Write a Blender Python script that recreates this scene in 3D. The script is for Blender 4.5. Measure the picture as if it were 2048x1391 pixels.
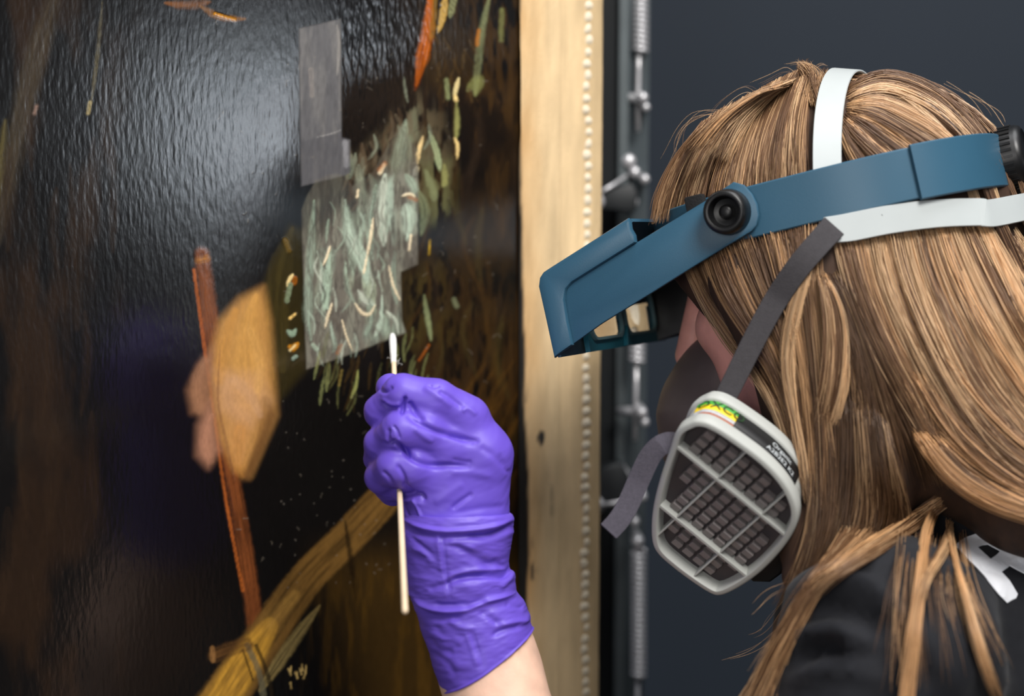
import bpy, bmesh, math, random
import numpy as np
from mathutils import Vector, Matrix
from mathutils.bvhtree import BVHTree

for _o in list(bpy.data.objects):
    bpy.data.objects.remove(_o)
random.seed(7)
RNG = np.random.default_rng(11)
S = bpy.context.scene
COL = S.collection
R = math.radians

# ------------------------------------------------------------ camera, light, exposure
FPX, CX, CY = 3982.0, 1024.0, 695.5
CAM_LOC = np.array([0.0, 0.0, 1.62])
PITCH = R(8.0)
C_R = np.array([1.0, 0, 0])
C_U = np.array([0, math.sin(PITCH), math.cos(PITCH)])
C_F = np.array([0, math.cos(PITCH), -math.sin(PITCH)])
cam_data = bpy.data.cameras.new('camera')
cam = bpy.data.objects.new('camera', cam_data)
COL.objects.link(cam)
cam.location = CAM_LOC
cam.rotation_euler = (R(90) - PITCH, 0, 0)
cam_data.sensor_width = 36
cam_data.lens = FPX * 36 / 2048
cam_data.clip_start = 0.02
cam_data.dof.use_dof = True
cam_data.dof.focus_distance = 1.085
cam_data.dof.aperture_fstop = 4.3
S.camera = cam

world = bpy.data.worlds.new('world')
S.world = world
world.use_nodes = True
wn = world.node_tree.nodes
wn['Background'].inputs[0].default_value = (0.80, 0.87, 1.0, 1)
wn['Background'].inputs[1].default_value = 0.16

def area_light(name, loc, target, size, size_y, power, color=(1, 1, 1)):
    d = bpy.data.lights.new(name, 'AREA')
    d.shape = 'RECTANGLE'; d.size = size; d.size_y = size_y
    d.energy = power; d.color = color
    o = bpy.data.objects.new(name, d); COL.objects.link(o)
    o.location = loc
    o.rotation_euler = (Vector(target) - Vector(loc)).to_track_quat('-Z', 'Y').to_euler()
    return o
# museum lamps: a bank overhead behind the camera to the right, a lamp by the right wall, a weak bank overhead; then an added fill
area_light('lamp_bank', (0.62, -0.15, 2.95), (0.1, 1.1, 1.5), 0.7, 0.7, 44, (1.0, 0.97, 0.93))
area_light('side_lamp', (2.06, 0.19, 1.515), (-0.07, 1.1, 1.53), 0.26, 0.22, 1.25, (0.84, 0.92, 1.0))
area_light('ceiling_panel', (0.5, 1.0, 2.95), (0.45, 1.05, 1.5), 1.2, 0.7, 16, (0.97, 0.98, 1.0))
area_light('fill_light', (-0.6, -1.5, 1.95), (0.2, 1.1, 1.5), 0.8, 0.8, 16, (1.0, 0.96, 0.92))  # added fill from behind the camera, brightens the cheek and mask

S.view_settings.view_transform = 'Standard'
S.view_settings.look = 'None'
S.view_settings.exposure = 0.0
S.view_settings.gamma = 1.0
S.view_settings.use_curve_mapping = False

# ------------------------------------------------------------ helpers
def unproj(px, py, d):
    px = np.asarray(px, float); py = np.asarray(py, float); d = np.asarray(d, float)
    return (CAM_LOC + (px - CX)[..., None] / FPX * d[..., None] * C_R
            + (CY - py)[..., None] / FPX * d[..., None] * C_U + d[..., None] * C_F)
def U(px, py, d):
    return unproj(np.float64(px), np.float64(py), np.float64(d))
def proj(p):
    q = np.asarray(p, float) - CAM_LOC
    z = q @ C_F
    return CX + (q @ C_R) / z * FPX, CY - (q @ C_U) / z * FPX, z
def ray(px, py):
    v = U(px, py, 1.0) - CAM_LOC
    return v
def on_plane(px, py, p0, n):
    v = ray(px, py)
    t = np.dot(np.asarray(p0) - CAM_LOC, n) / np.dot(v, n)
    return CAM_LOC + v * t
def unit(v):
    v = np.asarray(v, float); return v / np.linalg.norm(v)
def lin(r, g=None, b=None):
    if g is None: r, g, b = r
    f = lambda c: (c / 255 / 12.92) if c / 255 <= 0.04045 else ((c / 255 + 0.055) / 1.055) ** 2.4
    return (f(r), f(g), f(b))

def link(name, me, m=None, parent=None, smooth=True):
    o = bpy.data.objects.new(name, me)
    COL.objects.link(o)
    if m is not None: me.materials.append(m)
    if smooth: me.polygons.foreach_set('use_smooth', np.ones(len(me.polygons), bool))
    if parent is not None:
        o.parent = parent
        o.matrix_parent_inverse = PARENT_INV.get(parent.name, Matrix())
    return o
PARENT_INV = {}
def empty(name, loc):
    o = bpy.data.objects.new(name, None); COL.objects.link(o)
    o.location = loc; o.empty_display_size = 0.02
    PARENT_INV[o.name] = Matrix.Translation(Vector(loc)).inverted()
    return o
def tag(o, label=None, cat=None, group=None, kind=None):
    if label: o['label'] = label
    if cat: o['category'] = cat
    if group: o['group'] = group
    if kind: o['kind'] = kind
    return o
def pydata(verts, faces):
    me = bpy.data.meshes.new('m')
    me.from_pydata([tuple(map(float, v)) for v in verts], [], [tuple(int(i) for i in f) for f in faces])
    me.update()
    return me
def fast_mesh(verts, quads):
    """quads: (n,4) or (n,3) int array"""
    verts = np.ascontiguousarray(verts, np.float32); quads = np.ascontiguousarray(quads, np.int32)
    k = quads.shape[1]
    me = bpy.data.meshes.new('m')
    me.vertices.add(len(verts)); me.vertices.foreach_set('co', verts.ravel())
    me.loops.add(quads.size); me.loops.foreach_set('vertex_index', quads.ravel())
    me.polygons.add(len(quads))
    me.polygons.foreach_set('loop_start', np.arange(0, quads.size, k, dtype=np.int32))
    me.update(calc_edges=True); me.validate()
    return me
def bm_mesh(bm):
    me = bpy.data.meshes.new('m')
    bmesh.ops.recalc_face_normals(bm, faces=bm.faces)
    bm.to_mesh(me); bm.free(); me.update()
    return me
def vcol(me, name, cols):
    a = me.color_attributes.new(name, 'FLOAT_COLOR', 'POINT')
    c = np.ones((len(me.vertices), 4), np.float32); c[:, :3] = cols
    a.data.foreach_set('color', c.ravel())

def mat(name, base, rough=0.5, metal=0.0, spec=0.5, noise=0.0, nscale=40, bump=0.0, bscale=200, coat=0.0, attr=None, sheen=0.0, sss=0.0, stretch=None):
    m = bpy.data.materials.new(name); m.use_nodes = True
    nt = m.node_tree; b = nt.nodes['Principled BSDF']
    b.inputs['Base Color'].default_value = (*base, 1)
    b.inputs['Roughness'].default_value = rough
    b.inputs['Metallic'].default_value = metal
    b.inputs['Specular IOR Level'].default_value = spec
    b.inputs['Coat Weight'].default_value = coat
    b.inputs['Sheen Weight'].default_value = sheen
    if sss:
        b.inputs['Subsurface Weight'].default_value = sss
        b.inputs['Subsurface Radius'].default_value = (0.006, 0.0025, 0.0015)
        b.inputs['Subsurface Scale'].default_value = 1.0
    src = None
    tc = nt.nodes.new('ShaderNodeTexCoord')
    vec = tc.outputs['Object']
    if stretch:
        mp = nt.nodes.new('ShaderNodeMapping'); mp.inputs['Scale'].default_value = stretch
        nt.links.new(vec, mp.inputs['Vector']); vec = mp.outputs['Vector']
    if attr:
        at = nt.nodes.new('ShaderNodeAttribute'); at.attribute_name = attr
        src = at.outputs['Color']
    if noise:
        n = nt.nodes.new('ShaderNodeTexNoise'); n.inputs['Scale'].default_value = nscale
        n.inputs['Detail'].default_value = 5
        nt.links.new(vec, n.inputs['Vector'])
        mr = nt.nodes.new('ShaderNodeMapRange'); mr.inputs[1].default_value = 0.3; mr.inputs[2].default_value = 0.7
        mr.inputs[3].default_value = 1 - noise; mr.inputs[4].default_value = 1 + noise
        nt.links.new(n.outputs['Fac'], mr.inputs[0])
        mx = nt.nodes.new('ShaderNodeMix'); mx.data_type = 'RGBA'; mx.blend_type = 'MULTIPLY'
        mx.inputs[0].default_value = 1
        if src is not None: nt.links.new(src, mx.inputs[6])
        else: mx.inputs[6].default_value = (*base, 1)
        nt.links.new(mr.outputs[0], mx.inputs[7])
        src = mx.outputs[2]
    if src is not None: nt.links.new(src, b.inputs['Base Color'])
    if bump:
        n2 = nt.nodes.new('ShaderNodeTexNoise'); n2.inputs['Scale'].default_value = bscale
        n2.inputs['Detail'].default_value = 4
        nt.links.new(vec, n2.inputs['Vector'])
        bp = nt.nodes.new('ShaderNodeBump'); bp.inputs['Strength'].default_value = bump
        bp.inputs['Distance'].default_value = 0.001
        nt.links.new(n2.outputs['Fac'], bp.inputs['Height'])
        nt.links.new(bp.outputs['Normal'], b.inputs['Normal'])
    return m

# ---- value noise on arrays
def vnoise(x, y, seed=0):
    xi = np.floor(x).astype(np.int64); yi = np.floor(y).astype(np.int64)
    xf = x - xi; yf = y - yi
    xf = xf * xf * (3 - 2 * xf); yf = yf * yf * (3 - 2 * yf)
    def h(a, b):
        n = (a * 374761393 + b * 668265263 + seed * 1274126177) & 0xFFFFFFFF
        n = ((n ^ (n >> 13)) * 1274126177) & 0xFFFFFFFF
        return ((n ^ (n >> 16)) & 0xFFFF) / 65535.0
    return (h(xi, yi) * (1 - xf) + h(xi + 1, yi) * xf) * (1 - yf) + (h(xi, yi + 1) * (1 - xf) + h(xi + 1, yi + 1) * xf) * yf
def fbm(x, y, seed=0, oct=4):
    s = 0; a = 0.5; t = 0
    for i in range(oct):
        s = s + a * vnoise(x * 2 ** i, y * 2 ** i, seed + i * 17); t += a; a *= 0.5
    return s / t
def smooth01(t):
    t = np.clip(t, 0, 1); return t * t * (3 - 2 * t)

# ---- signed distance modelling
class Field:
    def __init__(self, lo, hi, h):
        self.lo = np.asarray(lo, float); self.h = h
        n = np.ceil((np.asarray(hi, float) - self.lo) / h).astype(int) + 1
        ax = [(self.lo[i] + h * np.arange(n[i])).astype(np.float32) for i in range(3)]
        self.X = ax[0][:, None, None]; self.Y = ax[1][None, :, None]; self.Z = ax[2][None, None, :]
        self.d = np.full(tuple(n), 1e3, np.float32)
    def smin(self, e, k):
        if k <= 0: np.minimum(self.d, e, out=self.d); return self
        hh = np.clip(0.5 + 0.5 * (self.d - e) / k, 0, 1)
        self.d = (self.d * (1 - hh) + e * hh - k * hh * (1 - hh)).astype(np.float32)
        return self
    def cone(self, a, b, ra, rb, k=0, sub=False, flat=None):
        a = np.asarray(a, np.float32); b = np.asarray(b, np.float32)
        ab = b - a; L2 = float(ab @ ab) + 1e-9
        px, py, pz = self.X - a[0], self.Y - a[1], self.Z - a[2]
        t = np.clip((px * ab[0] + py * ab[1] + pz * ab[2]) / L2, 0, 1)
        e = np.sqrt((px - t * ab[0]) ** 2 + (py - t * ab[1]) ** 2 + (pz - t * ab[2]) ** 2) - (ra + (rb - ra) * t)
        return self.ssub(e, k) if sub else self.smin(e, k)
    def chain(self, pts, k=0, kj=0.001):
        e = None
        for p, q in zip(pts[:-1], pts[1:]):
            a = np.asarray(p[:3], np.float32); b = np.asarray(q[:3], np.float32)
            ab = b - a; L2 = float(ab @ ab) + 1e-9
            px, py, pz = self.X - a[0], self.Y - a[1], self.Z - a[2]
            t = np.clip((px * ab[0] + py * ab[1] + pz * ab[2]) / L2, 0, 1)
            g = np.sqrt((px - t * ab[0]) ** 2 + (py - t * ab[1]) ** 2 + (pz - t * ab[2]) ** 2) - (p[3] + (q[3] - p[3]) * t)
            if e is None: e = g
            else:
                hh = np.clip(0.5 + 0.5 * (e - g) / kj, 0, 1)
                e = e * (1 - hh) + g * hh - kj * hh * (1 - hh)
        return self.smin(e, k)
    def ell(self, c, r, M=None, k=0, sub=False):
        px, py, pz = self.X - c[0], self.Y - c[1], self.Z - c[2]
        if M is not None:
            M = np.asarray(M, np.float32)
            px, py, pz = (px * M[0][0] + py * M[0][1] + pz * M[0][2], px * M[1][0] + py * M[1][1] + pz * M[1][2], px * M[2][0] + py * M[2][1] + pz * M[2][2])
        k0 = np.sqrt((px / r[0]) ** 2 + (py / r[1]) ** 2 + (pz / r[2]) ** 2)
        k1 = np.sqrt((px / r[0] ** 2) ** 2 + (py / r[1] ** 2) ** 2 + (pz / r[2] ** 2) ** 2) + 1e-9
        e = k0 * (k0 - 1) / k1
        return self.ssub(e, k) if sub else self.smin(e, k)
    def ssub(self, e, k):
        e = -e
        if k <= 0: np.maximum(self.d, e, out=self.d); return self
        hh = np.clip(0.5 - 0.5 * (self.d - e) / k, 0, 1)
        self.d = (self.d * (1 - hh) + e * hh + k * hh * (1 - hh)).astype(np.float32)
        return self
    def mesh(self):
        d = self.d; ins = d < 0
        nx, ny, nz = d.shape
        cnt = np.zeros((nx - 1, ny - 1, nz - 1), np.int8)
        for dx in (0, 1):
            for dy in (0, 1):
                for dz in (0, 1):
                    cnt += ins[dx:nx - 1 + dx, dy:ny - 1 + dy, dz:nz - 1 + dz]
        act = (cnt > 0) & (cnt < 8)
        I, J, K = np.nonzero(act)
        idx = np.full(act.shape, -1, np.int64); idx[I, J, K] = np.arange(len(I))
        corner = {}
        for dx in (0, 1):
            for dy in (0, 1):
                for dz in (0, 1):
                    corner[dx, dy, dz] = d[I + dx, J + dy, K + dz]
        acc = np.zeros((len(I), 3)); n = np.zeros(len(I))
        for axis in range(3):
            o = [a for a in range(3) if a != axis]
            for s in (0, 1):
                for t in (0, 1):
                    c0 = [0, 0, 0]; c0[o[0]] = s; c0[o[1]] = t
                    c1 = list(c0); c1[axis] = 1
                    v0 = corner[tuple(c0)]; v1 = corner[tuple(c1)]
                    cr = (v0 < 0) != (v1 < 0)
                    tt = np.where(cr, v0 / np.where(cr, v0 - v1, 1), 0)
                    p = np.zeros((len(I), 3)); p[:] = c0; p[:, axis] = tt
                    acc[cr] += p[cr]; n[cr] += 1
        V = self.lo + self.h * (np.stack([I, J, K], 1) + acc / n[:, None])
        quads = []
        for axis in range(3):
            o = [(axis + 1) % 3, (axis + 2) % 3]
            sl0 = [slice(None)] * 3; sl1 = [slice(None)] * 3
            sl0[axis] = slice(0, -1); sl1[axis] = slice(1, None)
            a = ins[tuple(sl0)]; b = ins[tuple(sl1)]
            e = np.argwhere(a != b)
            ok = np.ones(len(e), bool)
            for q in o: ok &= (e[:, q] > 0) & (e[:, q] < d.shape[q] - 1)
            e = e[ok]
            def cell(du, dv):
                c = e.copy(); c[:, o[0]] -= du; c[:, o[1]] -= dv
                return idx[c[:, 0], c[:, 1], c[:, 2]]
            q = np.stack([cell(1, 1), cell(0, 1), cell(0, 0), cell(1, 0)], 1)
            fl = ~a[e[:, 0], e[:, 1], e[:, 2]]
            q[fl] = q[fl][:, ::-1]
            quads.append(q)
        Q = np.concatenate(quads)
        return V, Q[(Q >= 0).all(1)]

def tube(bm, pts, rad, seg=10, cap=True):
    pts = [Vector(p) for p in pts]
    n = len(pts); rads = rad if hasattr(rad, '__len__') else [rad] * n
    rings = []; up = None
    for i, p in enumerate(pts):
        t = (pts[min(i + 1, n - 1)] - pts[max(i - 1, 0)]).normalized()
        if up is None:
            up = Vector((0, 0, 1)) if abs(t.z) < 0.9 else Vector((1, 0, 0))
        u = (up - t * up.dot(t)).normalized(); up = u; w = t.cross(u)
        rings.append([bm.verts.new(p + (u * math.cos(2 * math.pi * k / seg) + w * math.sin(2 * math.pi * k / seg)) * rads[i]) for k in range(seg)])
    for a, b in zip(rings[:-1], rings[1:]):
        for k in range(seg):
            bm.faces.new((a[k], a[(k + 1) % seg], b[(k + 1) % seg], b[k]))
    if cap:
        bm.faces.new(rings[0][::-1]); bm.faces.new(rings[-1])
def lathe(bm, c, d, prof, seg=36):
    d = Vector(d).normalized(); c = Vector(c)
    u = d.orthogonal().normalized(); w = d.cross(u)
    rings = [[bm.verts.new(c + d * t + (u * math.cos(2 * math.pi * k / seg) + w * math.sin(2 * math.pi * k / seg)) * r) for k in range(seg)] for t, r in prof]
    for a, b in zip(rings[:-1], rings[1:]):
        for k in range(seg): bm.faces.new((a[k], a[(k + 1) % seg], b[(k + 1) % seg], b[k]))
    bm.faces.new(rings[0][::-1]); bm.faces.new(rings[-1])
def frame_box(bm, c, ax, half, bevel=0.0):
    """box with centre c, axis matrix rows ax, half sizes"""
    b2 = bmesh.new()
    r = bmesh.ops.create_cube(b2, size=2)
    for v in b2.verts: v.co = Vector([v.co[i] * half[i] for i in range(3)])
    if bevel: bmesh.ops.bevel(b2, geom=b2.edges[:], offset=bevel, segments=2, affect='EDGES', profile=0.5)
    A = np.asarray(ax, float)
    mp = {}
    for v in b2.verts:
        mp[v.index] = bm.verts.new(Vector(np.asarray(c) + A[0] * v.co[0] + A[1] * v.co[1] + A[2] * v.co[2]))
    b2.verts.index_update()
    for f in b2.faces:
        bm.faces.new([mp[v.index] for v in f.verts])
    b2.free()
def prism(bm, poly, n, t, bevel=0.0, seg=2):
    """extrude a planar 3D polygon along n by t (closed solid)"""
    b2 = bmesh.new()
    n = np.asarray(n, float)
    a = [b2.verts.new(Vector(p)) for p in poly]; b = [b2.verts.new(Vector(np.asarray(p) + n * t)) for p in poly]
    k = len(poly)
    fa = b2.faces.new(a[::-1]); fb = b2.faces.new(b)
    for i in range(k): b2.faces.new((a[i], a[(i + 1) % k], b[(i + 1) % k], b[i]))
    bmesh.ops.recalc_face_normals(b2, faces=b2.faces)
    if bevel:
        ed = [e for f in (fa, fb) for e in f.edges]
        bmesh.ops.bevel(b2, geom=list(set(ed)), offset=bevel, segments=seg, affect='EDGES', profile=0.5)
    b2.verts.index_update()
    mp = [bm.verts.new(v.co) for v in b2.verts]
    for f in b2.faces: bm.faces.new([mp[v.index] for v in f.verts])
    b2.free()
def catmull(pts, per=8, closed=False):
    P = np.asarray(pts, float); n = len(P); out = []
    rng = range(n) if closed else range(n - 1)
    for i in rng:
        if closed: p0, p1, p2, p3 = P[i - 1], P[i], P[(i + 1) % n], P[(i + 2) % n]
        else: p0, p1, p2, p3 = P[max(i - 1, 0)], P[i], P[i + 1], P[min(i + 2, n - 1)]
        for j in range(per):
            t = j / per
            out.append(0.5 * ((2 * p1) + (-p0 + p2) * t + (2 * p0 - 5 * p1 + 4 * p2 - p3) * t * t + (-p0 + 3 * p1 - 3 * p2 + p3) * t ** 3))
    if not closed: out.append(P[-1])
    return np.array(out)
def ribbon(path, side, width, thick, normal, width_fn=None):
    """flat strap: path pts, side dirs (width axis), normals (thickness axis) -> mesh"""
    n = len(path); V = []; F = []
    for i in range(n):
        w = width * (width_fn(i / (n - 1)) if width_fn else 1)
        s = np.asarray(side[i]) * w / 2; m = np.asarray(normal[i]) * thick / 2
        p = np.asarray(path[i])
        e = np.asarray(side[i]) * thick * 0.25
        for q in (p - s + e + m, p + s - e + m, p + s, p + s - e - m, p - s + e - m, p - s): V.append(q)
    for i in range(n - 1):
        for k in range(6):
            F.append((i * 6 + k, i * 6 + (k + 1) % 6, (i + 1) * 6 + (k + 1) % 6, (i + 1) * 6 + k))
    F.append(tuple(range(5, -1, -1))); F.append(tuple((n - 1) * 6 + k for k in range(6)))
    return pydata(V, F)
# ------------------------------------------------------------ setting
m_wall = mat('wall_dark_blue', lin(34, 44, 56), 0.72, noise=0.06, nscale=3, bump=0.05, bscale=90)
m_floor = mat('floor_grey', lin(88, 86, 84), 0.5, noise=0.12, nscale=6)
def box_mesh(lo, hi):
    bm = bmesh.new()
    lo = np.asarray(lo, float); hi = np.asarray(hi, float)
    frame_box(bm, (lo + hi) / 2, np.eye(3), (hi - lo) / 2)
    return bm_mesh(bm)
tag(link('floor', box_mesh((-2.5, -2.0, -0.05), (3.2, 2.75, 0.0)), m_floor, smooth=False), kind='structure')
tag(link('wall_back', box_mesh((-2.5, 2.35, 0.0), (3.2, 2.45, 3.2)), m_wall, smooth=False), kind='structure')

tag(link('wall_right', box_mesh((3.1, -2.0, 0.0), (3.2, 2.35, 3.2)), m_wall, smooth=False), kind='structure')  # unseen wall, added to block ambient light and darken the varnish reflections
# painting plane
P0 = U(785, 668, 1.2)
PA = R(37)
PD = np.array([math.cos(PA), math.sin(PA), 0]); PN = np.array([math.sin(PA), -math.cos(PA), 0]); PU = np.array([0, 0, 1.0])
def pl(px, py):
    q = on_plane(px, py, P0, PN) - P0
    return q @ PD, q @ PU
def plp(u, v, w=0.0):
    return P0 + PD * u + PU * v + PN * w
u_edge = pl(1045, 695)[0]; u_out = pl(1196, 695)[0]
# ------------------------------------------------------------ painting: dark, loosely brushed oil paint (a plain abstract stand-in)
PW, PH, PS = 1100, 1450, 2.0
OX, OY = -40, -40
gx, gy = np.meshgrid(OX + PS * np.arange(int((PW) / PS)), OY + PS * np.arange(int((PH + 40) / PS)))
IMG = np.zeros(gx.shape + (3,)); HGT = np.zeros(gx.shape); RGH = np.full(gx.shape, 0.30)
n1 = fbm(gx / 60, gy / 200, 1); n2 = fbm(gx / 14, gy / 90, 2); n3 = fbm(gx / 160, gy / 160, 3); n4 = fbm(gx / 6, gy / 26, 4)
def blend(a, col):
    IMG[:] = IMG * (1 - a[..., None]) + np.asarray(col) * a[..., None]
IMG[:] = lin(17, 15, 14)
blend(smooth01((n1 - 0.45) * 3) * smooth01((330 - gx) / 250) * 0.75, lin(48, 33, 21))
blend(smooth01((n2 - 0.5) * 3) * smooth01((gx - 780) / 160) * 0.9, lin(66, 46, 24))
blend(smooth01((gx - 700) / 300) * smooth01((n3 - 0.35) * 3) * 0.6, lin(52, 36, 18))
blend(smooth01((gy - 1040) / 120) * smooth01((gx - 560 + (gy - 1040) * -0.2) / 160) * 0.85, lin(62, 44, 18))
blend(smooth01((n2 - 0.45) * 4) * smooth01((gy - 1080) / 120) * smooth01((gx - 560) / 160) * 0.5, lin(86, 60, 20))
def seg_dist(x, y, pts, widths):
    best = np.full(x.shape, 1e9); al = np.zeros(x.shape)
    acc = 0
    for (a, b, wa, wb) in zip(pts[:-1], pts[1:], widths[:-1], widths[1:]):
        dx, dy = b[0] - a[0], b[1] - a[1]; L2 = dx * dx + dy * dy + 1e-9
        t = np.clip(((x - a[0]) * dx + (y - a[1]) * dy) / L2, 0, 1)
        q = np.hypot(x - a[0] - t * dx, y - a[1] - t * dy) / (wa + (wb - wa) * t + 1e-6)
        u = acc + t * math.sqrt(L2)
        m = q < best; best = np.where(m, q, best); al = np.where(m, u, al)
        acc += math.sqrt(L2)
    return best, al
def stroke(pts, w, col, alpha=1.0, soft=0.35, h=0.0, streak=0.5, seed=0, ends=True):
    pts = catmull(pts, 5) if len(pts) > 2 else np.asarray(pts, float)
    n = len(pts)
    ww = np.full(n, float(w)) if not hasattr(w, '__len__') else np.interp(np.linspace(0, 1, n), np.linspace(0, 1, len(w)), w)
    if ends and n > 4: ww = ww * (0.35 + 0.65 * np.clip(np.minimum(np.arange(n), np.arange(n)[::-1]) / (n * 0.25), 0, 1))
    m = max(ww) * 1.6 + 6
    x0, x1 = pts[:, 0].min() - m, pts[:, 0].max() + m; y0, y1 = pts[:, 1].min() - m, pts[:, 1].max() + m
    i0, i1 = max(int((x0 - OX) / PS), 0), min(int((x1 - OX) / PS) + 1, IMG.shape[1])
    j0, j1 = max(int((y0 - OY) / PS), 0), min(int((y1 - OY) / PS) + 1, IMG.shape[0])
    if i1 <= i0 or j1 <= j0: return
    x, y = gx[j0:j1, i0:i1], gy[j0:j1, i0:i1]
    q, al = seg_dist(x, y, pts, ww)
    st = fbm(q * 7 + seed * 3.1, al / 70 + seed, 50 + seed, 3)
    q = q + (fbm(x / 7, y / 7, seed + 9, 3) - 0.5) * 0.5 * min(1.0, 9.0 / max(ww))
    a = smooth01((1 - q) / soft) * alpha * np.clip(1 - streak * 1.6 * np.clip(0.62 - st, 0, 1) * 1.6, 0, 1)
    a = a[..., None]
    c = np.asarray(col) * (0.75 + 0.5 * st[..., None])
    IMG[j0:j1, i0:i1] = IMG[j0:j1, i0:i1] * (1 - a) + c * a
    HGT[j0:j1, i0:i1] = np.maximum(HGT[j0:j1, i0:i1], h * a[..., 0] * (0.6 + 0.6 * st))
def poly_mask(poly, soft=2.5):
    P = np.asarray(poly, float); n = len(P)
    ins = np.zeros(gx.shape, bool); dist = np.full(gx.shape, 1e9)
    for i in range(n):
        (x0, y0), (x1, y1) = P[i], P[(i + 1) % n]
        c = ((y0 > gy) != (y1 > gy)) & (gx < (x1 - x0) * (gy - y0) / (y1 - y0 + 1e-9) + x0)
        ins ^= c
        L2 = (x1 - x0) ** 2 + (y1 - y0) ** 2
        t = np.clip(((gx - x0) * (x1 - x0) + (gy - y0) * (y1 - y0)) / L2, 0, 1)
        dist = np.minimum(dist, np.hypot(gx - x0 - t * (x1 - x0), gy - y0 - t * (y1 - y0)))
    return smooth01(np.where(ins, dist, -dist) / (2 * soft) + 0.5)
def soft_area(poly, soft, col, alpha, cut=None):
    m = poly_mask(poly, soft)
    if cut is not None: m = m * cut
    blend(m * alpha, col)
# broad soft tones first
nb_ = smooth01((fbm(gx / 10, gy / 34, 61, 4) - 0.34) * 4)
soft_area([(690, 350), (760, 270), (836, 190), (880, 230), (905, 330), (880, 430), (840, 400), (760, 330)], 26, lin(96, 84, 62), 0.85, nb_)
soft_area([(770, 300), (830, 220), (850, 330), (800, 360)], 22, lin(140, 148, 118), 0.6, nb_)
soft_area([(840, 330), (900, 320), (905, 420), (860, 450)], 20, lin(104, 104, 66), 0.7, nb_)
soft_area([(850, 60), (930, 60), (950, 160), (880, 190), (846, 150)], 20, lin(52, 38, 20), 0.9)
soft_area([(930, -40), (1040, -40), (1036, 260), (960, 220)], 26, lin(64, 44, 20), 0.8, nb_)
soft_area([(800, 540), (1000, 420), (1040, 760), (930, 900), (820, 720)], 50, lin(54, 38, 20), 0.75, nb_)
soft_area([(806, 560), (880, 520), (900, 680), (820, 700)], 30, lin(74, 62, 30), 0.6, nb_)
soft_area([(870, 760), (1040, 700), (1040, 980), (960, 960)], 40, lin(66, 44, 20), 0.7, nb_)
soft_area([(530, 560), (580, 450), (606, 460), (612, 740), (560, 800), (530, 740)], 12, lin(50, 42, 18), 0.9)
# left: soft brown diagonals and a dull green edge
stroke([(120, -40), (70, 120), (20, 330), (-20, 520)], 34, lin(70, 60, 46), 0.8, 0.9, seed=1)
stroke([(10, 240), (0, 330), (-10, 420)], 14, lin(92, 82, 48), 0.8, 0.9, seed=2)
stroke([(205, 0), (195, 110), (182, 210)], [3, 6, 5], lin(96, 88, 66), 0.8, 0.8, seed=3)
stroke([(180, 205), (176, 226)], 5, lin(178, 160, 110), 0.9, 0.7, seed=4, ends=False)
stroke([(73, 212), (69, 226)], 6, lin(140, 112, 98), 0.8, 0.7, seed=5, ends=False)
for i in range(16):
    x = RNG.uniform(10, 230); y = RNG.uniform(60, 1200)
    stroke([(x, y), (x + RNG.uniform(-8, 8), y + 90), (x + RNG.uniform(-14, 14), y + 210)], RNG.uniform(10, 26), lin(52, 37, 24), 0.4, 1.0, seed=i)
# top orange dabs
stroke([(330, 6), (380, 10), (420, 4)], 12, lin(112, 66, 20), 0.9, 0.8, seed=6)
stroke([(400, 12), (440, 34), (490, 38)], 9, lin(120, 76, 22), 0.8, 0.7, seed=7)
stroke([(430, 28), (470, 40)], 4, lin(206, 140, 40), 0.9, 0.6, 0.0002, seed=8)
# right side: brown and gold verticals
for i in range(46):
    x = RNG.uniform(845, 1045); y = RNG.uniform(200, 1100)
    stroke([(x, y), (x - RNG.uniform(-10, 22), y + 60), (x - RNG.uniform(-20, 50), y + 150)], RNG.uniform(6, 18),
           lin(*[(66, 44, 20), (78, 54, 24), (50, 38, 28), (74, 62, 32)][i % 4]), 0.4, 1.0, seed=i)
for i in range(14):
    x = RNG.uniform(930, 1030); y = RNG.uniform(780, 1000)
    stroke([(x + 40, y - 60), (x, y), (x - 30, y + 70)], RNG.uniform(6, 14), lin(98, 66, 26), 0.4, 1.0, seed=i + 30)
stroke([(862, -20), (856, 60), (846, 110), (832, 172)], [13, 16, 17, 7], lin(196, 98, 18), 0.95, 0.5, 0.0003, seed=9)
stroke([(846, 90), (838, 150), (830, 180)], 8, lin(120, 52, 14), 0.8, 0.6, 0.0002, seed=10)
stroke([(892, -20), (886, 30), (876, 66)], [8, 9, 5], lin(214, 172, 90), 0.9, 0.5, 0.0003, seed=11)
stroke([(872, -20), (866, 50), (862, 80)], 8, lin(140, 104, 36), 0.8, 0.6, 0.0002, seed=12)
stroke([(912, -20), (905, 10), (900, 34)], 9, lin(150, 152, 104), 0.85, 0.6, seed=13)
stroke([(980, -10), (966, 50), (958, 110), (950, 190)], [9, 10, 11, 12], lin(128, 132, 92), 0.85, 0.7, seed=14)
stroke([(958, 60), (954, 90)], 5, lin(190, 116, 40), 0.8, 0.6, seed=15)
stroke([(1004, 20), (1002, 80)], 7, lin(126, 128, 76), 0.8, 0.7, seed=16)
stroke([(936, 180), (958, 160), (950, 190)], 15, lin(140, 142, 84), 0.75, 0.8, seed=17)
stroke([(880, 70), (920, 80), (930, 130), (890, 150)], 30, lin(44, 32, 18), 0.9, 0.7, seed=18)
for i in range(40):
    x = RNG.uniform(850, 940); y = RNG.uniform(60, 190); a = RNG.uniform(-0.6, 0.9)
    stroke([(x, y), (x + 22 * math.sin(a), y + 26)], RNG.uniform(1.5, 4), lin(*[(70, 50, 24), (30, 22, 14), (84, 64, 34)][i % 3]), 0.6, 0.7, seed=i)
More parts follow.
